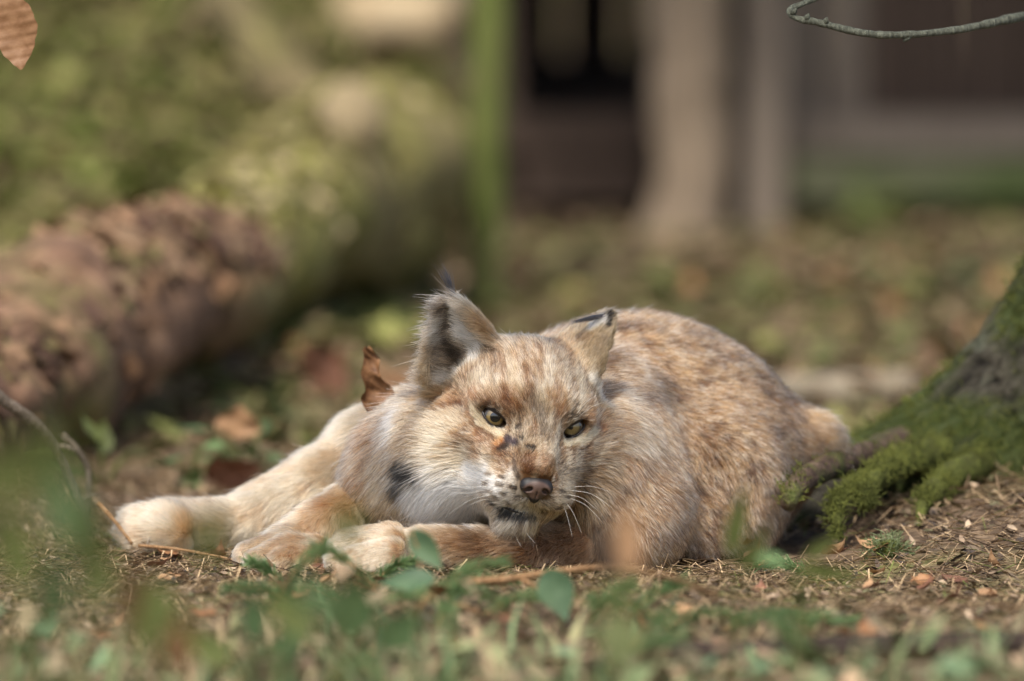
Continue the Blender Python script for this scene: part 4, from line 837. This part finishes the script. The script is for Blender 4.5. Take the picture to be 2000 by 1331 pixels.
# ---------------------------------------------------------------- young beech at the left edge, one withered leaf hangs into view
bb = Vector((at(-330, 1200, -.05).x, .02, 0)); beech = empty('young_beech', bb, 'thin beech sapling with a crinkled brown leaf hanging from a twig', 'tree')
keep(mesh_obj('trunk', *tube(spline([bb, bb+Vector((.01, 0, .35)), bb+Vector((-.01, 0, .8)), bb+Vector((.02, 0, 1.25))], 30), np.linspace(.009, .004, 30), 8), M_TWIG), beech)
_tip = Vector(at(16, -12, -.02)); keep(mesh_obj('limb', *tube(spline([bb+Vector((0, 0, .52)), bb.lerp(_tip, .5)+Vector((0, 0, .36)), _tip+Vector((-.03, 0, .015)), _tip], 20), np.linspace(.004, .0012, 20), 6), M_TWIG), beech)
def beech_leaf(L, Wd, seed):
    V, Fc = leaf_shape(L, Wd, 22, .10, .35, .05, .15, .035, seed, 'oval'); V = np.array(V); n = len(V)//2
    c = np.tile(np.tile([-1, -.5, 0, .5, 1], 23), 2)[:len(V)]; s = V[:, 1]/L; V[:, 2] += L*.022*np.sin((s*1.0-np.abs(c)*.22)*2*math.pi*8)*np.abs(c)**.5; return V, Fc
V, Fc = beech_leaf(.072, .042, 3); keep(mesh_obj('leaf', place(V, face_cam(_tip, Vector((.012, -.004, -.062)), .25)), Fc, M_BEECH), beech)
for i in range(5):
    p = bb+Vector((0, 0, .5+.14*i)); V, Fc = beech_leaf(.06, .034, 20+i); d = Vector((-math.cos(i*2)*.5-.5, math.sin(i*2), -.8)); keep(mesh_obj('leaf', place(V, aim(p, d, i)), Fc, M_BEECH), beech)
_tip2 = None
# ---------------------------------------------------------------- litter on the floor
rg = np.random.default_rng(21)
def needles():
    n = 34000; u = rg.random(n); Yd = -1.0+2.7*u**1.2; half = 1000*(Yd+9)/FPX*1.25+.05; X = rg.uniform(-1, 1, n)*half
    keepm = ~((np.abs(X-.05) < .26) & (Yd > .0) & (Yd < .22)); X, Yd = X[keepm], Yd[keepm]; n = len(X)
    L = rg.uniform(.006, .018, n); a = rg.uniform(0, 6.28, n); til = rg.normal(0, .30, n); Z = bank(X, Yd)+rg.uniform(.003, .012, n); w = rg.uniform(.00035, .0007, n)
    d = np.stack([np.cos(a)*np.cos(til), np.sin(a)*np.cos(til), np.sin(til)], 1); s = np.stack([-np.sin(a), np.cos(a), 0*a], 1); up = np.cross(s, d); c = np.stack([X, Yd, Z], 1)
    V = np.stack([c-d*L[:, None]-s*w[:, None], c-d*L[:, None]+s*w[:, None], c+d*L[:, None]+s*w[:, None]*.4, c+d*L[:, None]-s*w[:, None]*.4, c+up*w[:, None]*1.2-d*L[:, None], c+up*w[:, None]+d*L[:, None]], 1).reshape(-1, 3)
    o = (np.arange(n)*6)[:, None]; F_ = np.concatenate([o+np.array([0, 4, 5, 3]), o+np.array([4, 1, 2, 5])]); t = rg.random(n)
    C = lin(124, 102, 80)[None]+(lin(206, 180, 142)-lin(124, 102, 80))[None]*t[:, None]; C[rg.random(n) < .18] = lin(66, 50, 40); C[rg.random(n) < .05] = lin(110, 120, 62)
    return V, F_, np.repeat(C, 6, 0)
def crumbs(n, y0, y1, smin_, smax, pal, seed, lift=.004, power=1.0, avoid=True, xlo=-1.2, xhi=1.2):
    r_ = np.random.default_rng(seed); Yd = y0+(y1-y0)*r_.random(n)**power; half = 1000*(Yd+9)/FPX; X = r_.uniform(xlo, xhi, n)*half
    if avoid:
        k = ~((np.abs(X-.05) < .28) & (Yd > .0) & (Yd < .24)); X, Yd = X[k], Yd[k]; n = len(X)
    s = r_.uniform(smin_, smax, n); a = r_.uniform(0, 6.28, n); tl = r_.normal(0, .35, (n, 2)); Z = bank(X, Yd)+lift+s*.25*r_.random(n); asp = r_.uniform(.3, .75, n)
    d = np.stack([np.cos(a), np.sin(a), tl[:, 0]], 1); q = np.stack([-np.sin(a), np.cos(a), tl[:, 1]], 1)*asp[:, None]; c = np.stack([X, Yd, Z], 1); b = r_.uniform(-.2, .5, n)[:, None]*s[:, None]*np.array([0, 0, 1.])
    S = s[:, None]; V = np.stack([c-d*S, c-d*S*.35+q*S*.8+b*.5, c-d*S*.35-q*S*.8+b*.6, c+d*S*.35+q*S*.7+b*.8, c+d*S*.35-q*S*.75+b*.4, c+d*S+b*.9, c-d*S*.3+b*-.2, c+d*S*.3+b*-.1], 1).reshape(-1, 3)
    o = (np.arange(n)*8)[:, None]; T = [(0, 6, 1), (0, 2, 6), (1, 6, 7), (1, 7, 3), (6, 2, 4), (6, 4, 7), (3, 7, 5), (7, 4, 5)]; F_ = np.concatenate([o+np.array(t) for t in T]); P = np.array(pal); C = P[r_.integers(0, len(P), n)]*r_.uniform(.7, 1.25, (n, 1)); return V, F_, np.repeat(C, 8, 0)
_t = NT('litter'); _c = _t.attr('tone'); _t.set(Base_Color=_c, Roughness=.8, Specular_IOR_Level=.2); M_LIT = _t.m
def stuff(name, VFC, label, cat):
    o = mesh_obj(name, VFC[0], VFC[1], M_LIT, smooth=False); vcol(o, 'tone', VFC[2]); return tag(o, label, cat, kind='stuff')
stuff('needle_litter', needles(), 'fallen brown conifer needles carpeting the floor around the lynx', 'needles')
BR = [lin(110, 95, 78), lin(138, 118, 97), lin(86, 73, 61), lin(166, 145, 120), lin(64, 56, 50), lin(108, 104, 76)]
stuff('bark_crumbs', crumbs(11000, -1.0, 1.4, .0025, .0075, BR, 5), 'small bark chips and crumbled leaves over the floor', 'litter')
stuff('leaf_litter', crumbs(24000, 1.3, 7.0, .006, .02, [lin(112, 92, 72), lin(136, 112, 88), lin(96, 80, 62), lin(156, 130, 104), lin(112, 106, 70), lin(122, 116, 78), lin(104, 98, 66)], 6, .01, 1.2), 'brown dead leaves thickly covering the ground behind', 'leaves')
stuff('ground_cover', crumbs(1500, 1.2, 6.5, .008, .025, [lin(92, 94, 50), lin(84, 90, 52), lin(116, 114, 66)], 8, .015, 1.3), 'low green moss and leaves scattered among the dead leaves', 'moss')
stuff('slope_moss', crumbs(16000, 2.3, 6.5, .008, .024, [lin(122, 122, 68), lin(136, 128, 78), lin(112, 108, 66), lin(128, 112, 84), lin(98, 116, 48)], 9, .02, 1.0, False, -1.3, -.15), 'olive moss and leaf clumps covering the slope', 'moss')
def hedge(n, y0, y1, hmax, seed, pal):
    r_ = np.random.default_rng(seed); Yd = r_.uniform(y0, y1, n); half = 1000*(Yd+9)/FPX*1.15; X = r_.uniform(-1, 1, n)*half; cl = fbm(np.stack([X, Yd, 0*X], 1), 5, seed, 2); k = cl > .42; X, Yd, cl = X[k], Yd[k], cl[k]; n = len(X)
    L = hmax*(.25+.75*r_.random(n))*np.clip((cl-.3)*3, .3, 1); a = r_.uniform(0, 6.28, n); ln = r_.uniform(.1, .7, n); w = r_.uniform(.002, .005, n); Z = bank(X, Yd); b = np.stack([X, Yd, Z], 1); o_ = np.stack([np.cos(a), np.sin(a), 0*a], 1); s = np.stack([-np.sin(a), np.cos(a), 0*a], 1)*w[:, None]; up = np.array([0, 0, 1.])
    m = b+up*L[:, None]*.6+o_*(L*ln*.3)[:, None]; e = b+up*L[:, None]*.95+o_*(L*ln)[:, None]; V = np.stack([b-s, b+s, m+s*.9, m-s*.9, e], 1).reshape(-1, 3); q = (np.arange(n)*5)[:, None]
    F_ = np.concatenate([q+np.array([0, 1, 2]), q+np.array([0, 2, 3]), q+np.array([3, 2, 4])]); P = np.array(pal); C = P[r_.integers(0, len(P), n)]*r_.uniform(.7, 1.3, (n, 1)); return V, F_, np.repeat(C, 5, 0)
stuff('low_grass', hedge(4200, -3.0, -.72, .09, 31, [lin(112, 122, 84), lin(134, 130, 94), lin(106, 122, 86), lin(152, 132, 102), lin(122, 112, 86)]), 'low grass and moss shoots on the floor in front of the lynx', 'grass')

def low_leaves(n, y0, y1, hmax, seed, pal):
    V, F_, C = crumbs(n, y0, y1, .006, .018, pal, seed, 0, 1.0, False); r_ = np.random.default_rng(seed+1); c = V.reshape(-1, 8, 3); dens = fbm(c[:, 0], 6, seed, 2); h = hmax*r_.random(len(c))**1.3*np.clip((dens-.3)*3, .15, 1); c[:, :, 2] += h[:, None]; return c.reshape(-1, 3), F_, C
stuff('low_plants', low_leaves(5200, -2.6, -.8, .085, 61, [lin(108, 122, 82), lin(124, 128, 90), lin(104, 126, 92), lin(140, 124, 98), lin(160, 136, 108), lin(118, 106, 84)]), 'small mixed green and brown leaves of low plants in front', 'plants')
# single dead leaves that can be told apart
_lm = [leaf_shape(.042, .024, 8, .12+.1*i, .3+.25*i, .12, .2*i, .06, 40+i) for i in range(4)]; _lmesh = []
for i, (V, Fc) in enumerate(_lm):
    for m_ in (M_DRY, M_DRY2, M_RUST):
        me = bpy.data.meshes.new('fallen_leaf'); me.from_pydata([tuple(v) for v in V], [], Fc); me.materials.append(m_); _lmesh.append(me)
def drop(px, py, s, k, rot_, tilt=.15, lab='dry brown leaf lying flat on the needle litter', grp='dry leaves on the near floor', lift=.006):
    o = link('fallen_leaf', _lmesh[(k % 4)*3 if py < 900 else k % 12]); o.location = onto(px, py, lift); o.rotation_euler = (random.uniform(-tilt, tilt), random.uniform(-tilt, tilt), rot_); o.scale = (s, s, s); return tag(o, lab, 'leaf', grp)
for i, (px, py, s) in enumerate(((330, 1145, .8), (355, 1098, .7), (420, 1100, .6), (300, 1110, .5), (1850, 1058, .9), (1885, 1045, .5), (1700, 1130, .5), (1780, 1150, .6), (1890, 1150, .7), (1950, 1120, .6), (1600, 1150, .5), (1480, 1170, .6), (1560, 1200, .7), (1930, 1180, .6), (1830, 1195, .8), (1350, 1215, .8), (1290, 1250, .7), (250, 1180, .7), (180, 1250, 1), (420, 1215, .7), (120, 1200, .8), (700, 1250, .8), (880, 1270, .8), (1010, 1230, .7))): drop(px, py, s, i*5+1, i*1.7)
for i in range(60):
    px, py = random.uniform(560, 1980), random.uniform(500, 800)
    if py > 620 and 850 < px < 1560: px = random.uniform(560, 820)
    drop(px, py, random.uniform(.6, 1.1), i*7, i*2.1, .5, 'dead brown leaf on the ground behind the lynx', 'dead leaves behind the lynx', .02)
def big_leaf(px, py, Y, L, Wd, d, roll, mat, label, name='dead_leaf', stalk=True, seed=0, curl=.4, wave=.15, fold=.3, base_z=None):
    p = Vector(at(px, py, Y)); V, Fc = leaf_shape(L, Wd, 12, fold, curl, wave, .3, .05, seed); t = empty(name, Vector((p.x, p.y, gz(p.x, p.y))), label, 'leaf'); keep(mesh_obj('blade', place(V, face_cam(p, d, roll)), Fc, mat), t)
    if stalk:
        g = Vector((p.x+.006, p.y+.004, gz(p.x, p.y)-.003)); keep(mesh_obj('stalk', *tube(spline([g, g.lerp(p, .5)+Vector((.004, 0, 0)), p], 8), [.0016]*6+[.0012, .001], 6), M_TWIG), t)
    return t
big_leaf(462, 858, .85, .036, .044, (.1, .1, 1), .2, M_DRY2, 'curled orange brown leaf propped upright behind the hind leg', seed=2); big_leaf(600, 742, 1.7, .05, .07, (.5, .2, .5), .6, M_RUST, 'broad rust brown leaf leaning in the litter behind the raised withered leaf', seed=4, stalk=False); big_leaf(400, 930, .8, .06, .05, (.9, 0, .25), 1.0, M_RUST, 'flat rust brown leaf lying between the log and the hind leg', seed=5, stalk=False)
# withered curled leaf standing on its stalk by the neck
wl = empty('withered_leaf', onto(742, 1010), 'brown crumpled leaf twisted upright on a thin stalk beside the neck', 'leaf')
def curled():
    P = spline([at(742, 818, .125), at(731, 790, .122), at(738, 760, .125), at(724, 730, .12), at(728, 700, .125), at(716, 678, .12)], 26); V, Fc = [], []; W_ = np.interp(np.linspace(0, 1, 26), [0, .12, .3, .45, .6, .85, 1], [.003, .022, .030, .020, .016, .013, .005])
    for i, p in enumerate(P):
        tw = -.5+.9*i/25; 
        for j in range(9):
            c = (j-4)/4; a = c*1.25; rr = W_[i]*.5; x = rr*math.sin(a)/1.0*1.15; z = rr*(1-math.cos(a))*1.0+.0016*math.sin(i*1.3+c*4)
            V.append(p+np.array([x*math.cos(tw)-z*math.sin(tw), x*math.sin(tw)*.8+z*math.cos(tw)*-1, .0012*math.sin(i*.9+c*5)]))
    n = len(V); V = V+[v+np.array([0, .0005, 0]) for v in V]; Fc = [(i*9+j, i*9+j+1, (i+1)*9+j+1, (i+1)*9+j) for i in range(25) for j in range(8)]; return V, Fc+[tuple(q+n for q in f[::-1]) for f in Fc]
keep(mesh_obj('blade', *curled(), leaf_mat('withered_leaf', lin(92, 62, 40), lin(146, 106, 70), .6, .2, scale=120)), wl)
keep(mesh_obj('stalk', *tube(spline([onto(742, 1010), at(752, 900, .125), at(746, 842, .125), at(742, 816, .125)], 14), np.linspace(.0016, .001, 14), 6), M_TANTWIG), wl)
# twigs on the near floor
def twig(pts, r, mat, label, seed=1, name='dead_twig', n=30, side=()):
    Q = spline([Vector(at(*p)) if len(p) == 3 else p for p in pts], n); b = empty(name, Q[0], label, 'twig'); keep(mesh_obj('stem', *rough_tube(Q, np.linspace(r[0], r[1], n), 9, .12, 120, seed), mat), b)
    for k, (i, d, L) in enumerate(side):
        p = Vector(Q[i]); e = p+Vector(d).normalized()*L; keep(mesh_obj('side_shoot', *tube(spline([p, p.lerp(e, .5)+Vector((.002, 0, .002)), e], 7), np.linspace(r[1], r[1]*.4, 7), 6), mat), b)
    return b
twig([(-60, 728, .18), (0, 778, .20), (62, 822, .22), (108, 880, .24), (140, 950, .25), (163, 1010, .25), (170, 1062, .26)], (.0062, .0036), M_TWIG, 'grey brown arching stick bending down to the floor beside the fallen log', 3, side=((14, (1, 0, -.2), .02), (22, (1, 0, .5), .018)))
twig([(120, 850, .33), (150, 880, .33), (172, 925, .34), (168, 1010, .34)], (.004, .0025), M_TWIG, 'short grey stub rising beside the arching stick', 4)
twig([(192, 984, .10), (225, 1020, .08), (258, 1062, .06)], (.0022, .0014), M_TANTWIG, 'thin tan twig leaning against the hind paw', 5); twig([(270, 1066, .03), (340, 1072, .02), (420, 1086, .0), (480, 1100, -.02)], (.0016, .001), M_TANTWIG, 'thin tan twig lying below the hind foot', 6)
twig([(798, 1204, -.52), (850, 1160, -.48), (900, 1140, -.44), (1000, 1130, -.42), (1090, 1116, -.40), (1172, 1108, -.38)], (.0050, .0026), M_TANTWIG, 'bent tan twig lying across the floor before the chin', 7, side=((18, (.8, 0, -.6), .03),)); twig([(1168, 1112, -.75), (1260, 1118, -.7), (1330, 1135, -.65), (1400, 1165, -.6)], (.0030, .0018), M_TANTWIG, 'slender tan twig continuing towards the haunch', 8)
twig([(880, 1180, -.5), (960, 1200, -.52), (1050, 1215, -.56)], (.003, .002), M_TANTWIG, 'short tan twig on the floor under the bent tan twig', 9)
def floor_twig(px0, py0, px1, py1, r, mat, label, seed, side=()):
    a, b = onto(px0, py0, r+.006), onto(px1, py1, r*.8+.006); r_ = random.Random(seed); pts = [a.lerp(b, t)+Vector((r_.uniform(-.006, .006), r_.uniform(-.006, .006), .002*r_.random())) if 0 < t < 1 else a.lerp(b, t) for t in (0, .25, .5, .75, 1)]; return twig(pts, (r, r*.6), mat, label, seed, side=side)
floor_twig(1655, 1105, 1725, 1045, .0042, M_DARKTWIG, 'dark stick leaning from the floor towards the arched mossy root', 11); floor_twig(1760, 1085, 1935, 1075, .0034, M_DARKTWIG, 'dark grey stick lying straight in front of the mossy tree foot', 12, side=((12, (1, .3, .2), .02),)); floor_twig(1930, 1082, 2040, 1060, .004, M_TANTWIG, 'reddish stick at the end of the dark grey stick', 13); floor_twig(1745, 1118, 1820, 1122, .003, M_DARKTWIG, 'short dark stick on the needles below the moss tuft', 14); floor_twig(1810, 1140, 1910, 1118, .0034, M_TANTWIG, 'short tan stick lying slantwise on the bare needles', 15); floor_twig(1380, 1112, 1500, 1106, .003, M_DARKTWIG, 'dark stick lying along the haunch', 16); floor_twig(150, 985, 260, 940, .006, M_DARKTWIG, 'dark stick lying above the tan twig at the hind paw', 17); floor_twig(330, 1170, 420, 1190, .002, M_DARKTWIG, 'fine dark twig on the floor below the forepaws', 18)
floor_twig(1560, 1085, 1620, 1020, .004, M_TANTWIG, 'tan stick propped beside the haunch under the dark root', 19)
rt_ = random.Random(9)
for i in range(26):
    px, py = (rt_.uniform(1450, 2000), rt_.uniform(1060, 1240)) if i < 16 else (rt_.uniform(180, 760), rt_.uniform(1125, 1260))
    t_ = floor_twig(px, py, px+rt_.uniform(-90, 90), py+rt_.uniform(-22, 22), rt_.uniform(.0012, .0030), rt_.choice((M_DARKTWIG, M_TANTWIG, M_TWIG)), 'thin broken twig lying loose on the needle litter', 60+i); t_['group'] = 'broken twigs strewn on the needles'
for i in range(40):
    px, py = (rt_.uniform(1420, 2000), rt_.uniform(1050, 1290)) if i % 2 else (rt_.uniform(150, 900), rt_.uniform(1120, 1310))
    drop(px, py, rt_.uniform(.4, .9), i*5+2, i*1.3, .45, lift=.013)
# tuft of lichen and moss on the floor
mt = empty('moss_tuft', onto(1735, 1095), 'small clump of pale lichen and moss on the bare floor', 'moss'); _c = np.array(onto(1735, 1090)); V, Fc = rough_tube([_c+np.array([-.016, 0, .003]), _c+np.array([-.008, 0, .006]), _c+np.array([.004, 0, .007]), _c+np.array([.016, 0, .003])], [.003, .009, .010, .003], 16, .2, 80, 3); keep(mesh_obj('mound', V, Fc, M_ROOTM), mt)
_N = V-_c; _N /= np.linalg.norm(_N, axis=1)[:, None]; moss_fuzz('moss', V, _N, np.maximum(_N[:, 2]+.3, .01), 900, .006, 5, mt, lin(70, 82, 44), lin(136, 144, 108))

# ---------------------------------------------------------------- living plants in front
def sprig(px, py, L, d, seed, label, grp, mat=M_NEEDLE, n=34, nl=.014, Y=None, arch=.14):
    p = onto(px, py) if Y is None else Vector((at(px, py, Y).x, Y, gz(at(px, py, Y).x, Y))); r_ = np.random.default_rng(seed); t = empty('fir_sprig', p, label, 'sprig', grp); d = Vector(d).normalized(); e = p+d*L; m_ = p.lerp(e, .5)+Vector((0, 0, L*arch)); Q = spline([p, m_, e], n); keep(mesh_obj('stem', *tube(Q, np.linspace(.0014, .0007, n), 5), M_TANTWIG), t)
    V, Fc = [], []
    for i in range(3, n):
        tg = Q[i]-Q[i-1]; tg /= np.linalg.norm(tg); s = np.cross(tg, [0, 0, 1.]); s /= max(np.linalg.norm(s), 1e-6); u = np.cross(s, tg)
        for j in range(5):
            a = r_.uniform(0, 6.28); o_ = math.cos(a)*s*1.0+math.sin(a)*u*.7; q = Q[i]+(o_*.8+tg*.75)*nl*r_.uniform(.6, 1.1); w = np.cross(q-Q[i], r_.normal(size=3)); w = w/max(np.linalg.norm(w), 1e-6)*.0007; k = len(V); V += [Q[i]-w, Q[i]+w, q+w*.5, q-w*.5, (Q[i]+q)/2+np.cross(w, q-Q[i])/nl*1.2]; Fc += [(k, k+1, k+4), (k+1, k+2, k+4), (k+2, k+3, k+4), (k+3, k, k+4)]
    keep(mesh_obj('needles', V, Fc, mat, smooth=False), t); return t
for i, (px, py, L, d) in enumerate(((690, 1187, .07, (-.9, -.1, 0.19)), (760, 1182, .08, (-.5, .0, 0.38)), (820, 1187, .08, (.7, 0, 0.38)), (870, 1172, .06, (.9, .1, 0.26)), (600, 1202, .07, (-.6, 0, 0.22)), (520, 1212, .08, (.3, 0, 0.38)), (930, 1212, .07, (.8, 0, 0.22)), (1010, 1207, .06, (-.6, 0, 0.26)), (1280, 1237, .08, (.9, -.1, 0.15)), (1330, 1247, .08, (-.5, 0, 0.22)), (1220, 1222, .06, (.5, 0, 0.38)), (1400, 1237, .08, (.8, 0, 0.11)), (1130, 1237, .06, (.4, 0, 0.38)), (640, 1252, .09, (.6, 0, 0.30)), (740, 1242, .08, (-.7, 0, 0.22)), (840, 1262, .07, (.2, 0, 0.38)), (1500, 1237, .07, (.8, 0, 0.11)), (560, 1152, .04, (-.5, 0, 0.38)), (720, 1152, .045, (.4, 0, 0.26)), (1590, 1132, .05, (-.9, 0, 0.26)))): sprig(px, py, L, d, 50+i, 'soft green fir sprig on the floor before the forepaws' if px < 1100 else 'soft green fir sprig on the floor before the haunch', 'fir sprigs before the forepaws' if px < 1100 else 'fir sprigs before the haunch')
rs = random.Random(77)
for i in range(34):
    Yp = rs.uniform(-2.0, -.75); px = rs.uniform(330, 1150) if i < 24 else rs.uniform(1150, 1980); sprig(px, 1250, rs.uniform(.06, .11), (rs.uniform(-1, 1), rs.uniform(-.3, .3), rs.uniform(.35, 1.0)), 120+i, 'blurred green fir shoot sticking up at the near edge of the floor', 'fir shoots at the near edge', n=26, Y=Yp, nl=.016)
def plant(px, Y, leaves, label, stemmat, name='leafy_plant', stem_r=.0016, seed=0):
    """stem from the floor; each leaf: (px, py, dY, length, width, direction, roll, material)"""
    x = at(px, 1200, Y).x; b = Vector((x, Y, gz(x, Y)-.004)); t = empty(name, b, label, 'plant'); k = 0
    for (lx, ly, dY, L, Wd, d, roll, m_) in leaves:
        p = Vector(at(lx, ly, Y+dY)); mid = b.lerp(p, .55)+Vector((.006*math.sin(k*2+seed), 0, .01)); keep(mesh_obj('stem', *tube(spline([b, mid, p], 10), np.linspace(stem_r, stem_r*.6, 10), 6), stemmat), t); V, Fc = leaf_shape(L, Wd, 10, .18, .4, .06, .1, .02, seed+k); keep(mesh_obj('leaf', place(V, face_cam(p, d, roll*.8)), Fc, m_), t); k += 1
    return t
plant(1100, -.62, [(1070, 1112, 0, .050, .030, (.32, -.1, -.85), .1, M_TEAL)], 'small plant with one rounded blue green leaf below the chin', M_OLIVE, seed=1)
plant(815, -.58, [(802, 1036, 0, .046, .022, (.62, -.1, -.72), .5, M_TEAL), (850, 1128, -.03, .052, .022, (-.9, -.1, -.15), .6, M_TEAL)], 'small plant with pointed blue green leaves at the near forepaw', M_TANTWIG, seed=2)
plant(1205, -1.7, [(1226, 1120, 0, .058, .022, (-.05, .1, 1), .5, M_DRY2), (1195, 1125, .02, .05, .022, (-.25, 0, .9), .6, M_DARKTWIG), (1205, 1200, 0, .05, .03, (.1, -.3, -.9), .2, M_OLIVE)], 'tall dying plant with a tan withered leaf standing before the shoulder', M_OLIVE, stem_r=.004, seed=3)
plant(1440, -1.2, [(1426, 1085, 0, .062, .018, (.15, 0, 1), .7, M_OLIVE), (1450, 1120, 0, .05, .014, (.4, 0, .9), .7, M_OLIVE)], 'plant with a thin olive leaf standing before the haunch', M_OLIVE, stem_r=.001, seed=4)
plant(1585, -1.05, [(1560, 1110, 0, .055, .013, (.9, 0, -.1), .7, M_OLIVE), (1540, 1100, .02, .045, .012, (-.8, 0, .15), .6, M_NEEDLE), (1570, 1090, .01, .04, .012, (.6, 0, .4), .6, M_OLIVE)], 'pale green low plant beside the haunch', M_OLIVE, seed=5)
for i, (px, Y, ls) in enumerate(((690, -1.6, [(680, 1250, 0, .06, .038, (.1, -.2, .9), .2, M_GREEN), (740, 1270, .05, .05, .032, (.6, 0, .6), .5, M_GREEN), (610, 1240, .0, .05, .024, (-.6, 0, .5), .3, M_OLIVE)]),
    (490, -1.5, [(500, 1260, 0, .05, .022, (-.1, 0, .9), .3, M_GREEN), (450, 1300, .05, .05, .026, (-.7, 0, .5), .5, M_OLIVE), (540, 1270, 0, .04, .022, (.7, 0, .6), .4, M_GREEN)]),
    (380, -2.1, [(400, 1090, 0, .040, .020, (.1, 0, .9), .5, M_OLIVE), (340, 1230, .05, .05, .02, (-.4, 0, .8), .6, M_OLIVE)]),
    (650, -2.1, [(672, 1075, 0, .04, .020, (.05, 0, .9), .5, M_OLIVE), (640, 1200, .05, .04, .02, (-.5, 0, .7), .3, M_GREEN)]))):
    plant(px, Y, ls, ('clump of green leaves below the crossed forepaws', 'spray of narrow green leaves below the far forepaw', 'tall thin olive plant standing before the hind foot', 'tall thin olive plant standing before the hind shin')[i], M_OLIVE, seed=10+i, stem_r=.0012)
for i, (px, Y, tops) in enumerate(((20, -2.6, [(10, 960, M_OLIVE), (70, 930, M_OLIVE), (-30, 1040, M_OLIVE)]), (110, -2.5, [(130, 1010, M_GREEN), (90, 930, M_OLIVE), (170, 1090, M_OLIVE)]), (190, -2.2, [(200, 1130, M_OLIVE), (160, 1060, M_OLIVE), (240, 1190, M_DRY)]), (60, -2.0, [(40, 1100, M_OLIVE), (100, 1180, M_GREEN)]), (300, -2.0, [(290, 1230, M_OLIVE), (340, 1280, M_DRY)]))):
    plant(px, Y, [(x, y+50, .04*k, .062, .024, (.12*(k-1), 0, 1), .4+.5*k, m_) for k, (x, y, m_) in enumerate(tops)], ('upright dark green plant rising before the arching stick', 'green plant with upright leaves next to the dark green plant', 'sparse plant with drooping side leaves below the tan twig', 'short olive plant at the foot of the upright green plants', 'short plant with a dry leaf below the hind foot')[i], M_OLIVE, seed=20+i, stem_r=.0022)
# background greenery by the log and on the slope
def clump(px, py, L, n, mat, label, seed, spread=.05, on=True, name='leafy_plant'):
    b = onto(px, py); r_ = np.random.default_rng(seed); t = empty(name, b, label, 'plant')
    for i in range(n):
        a = r_.uniform(0, 6.28); rr = spread*r_.random(); p = b+Vector((math.cos(a)*rr, math.sin(a)*rr, L*r_.uniform(.3, 1.4))); keep(mesh_obj('stem', *tube([b, b.lerp(p, .6)+Vector((0, 0, .01)), p], [.0015, .0013, .001], 5), M_OLIVE), t)
        V, Fc = leaf_shape(L*r_.uniform(.7, 1.2), L*.55, 7, .2, .5, .08, .1, .02, seed+i); keep(mesh_obj('leaf', place(V, aim(p, (math.cos(a), math.sin(a)*.6-.3, r_.uniform(-.4, .5)), r_.uniform(-.5, .5))), Fc, mat), t)
    return t
clump(345, 345, .09, 44, M_MOSSY, 'bright green leafy plant in the hollow above the mossy log', 1, .07); clump(30, 250, .08, 34, M_MOSSY, 'bright green leafy plant at the edge of the slope', 2, .07); clump(420, 720, .045, 12, M_GREEN, 'green leafy plant growing against the broken end of the log', 3, .05); clump(520, 850, .035, 10, M_GREEN, 'low green plant next to the curled orange leaf', 4, .05); clump(500, 945, .04, 10, M_GREEN, 'green ferny plant right behind the hind shin', 5, .05); clump(370, 960, .035, 10, M_NEEDLE, 'soft green plant behind the hind foot', 6, .05); clump(200, 960, .04, 10, M_OLIVE, 'olive plant at the foot of the log by the arching stick', 7, .05); clump(100, 430, .05, 12, M_OLIVE, 'olive plant growing on the slope above the brown log', 8, .07)
clump(1010, 640, .04, 9, M_OLIVE, 'olive plant at the foot of the slim mossy stem', 9, .05); clump(1320, 610, .04, 14, M_OLIVE, 'olive green plant on the ground behind the arched back', 10, .09); clump(1540, 630, .04, 12, M_OLIVE, 'green plant on the ground between lynx and shelter', 11, .09); clump(1680, 500, .05, 10, M_OLIVE, 'olive plant under the shelter planks', 12, .06); clump(1820, 600, .04, 9, M_GREEN, 'bluish green plant behind the mossy tree foot', 13, .06); clump(690, 640, .045, 9, M_OLIVE, 'olive plant below the limb stub of the mossy log', 14, .07); clump(750, 690, .035, 9, M_GREEN, 'green plant behind the withered leaf', 15, .05)
# dark branch lying in the foreground right
drape(1330, 1316, 2080, 1290, (.014, .010), M_DARKTWIG, 'dark mossy branch lying along the near edge of the floor', seed=14, lift=.004)
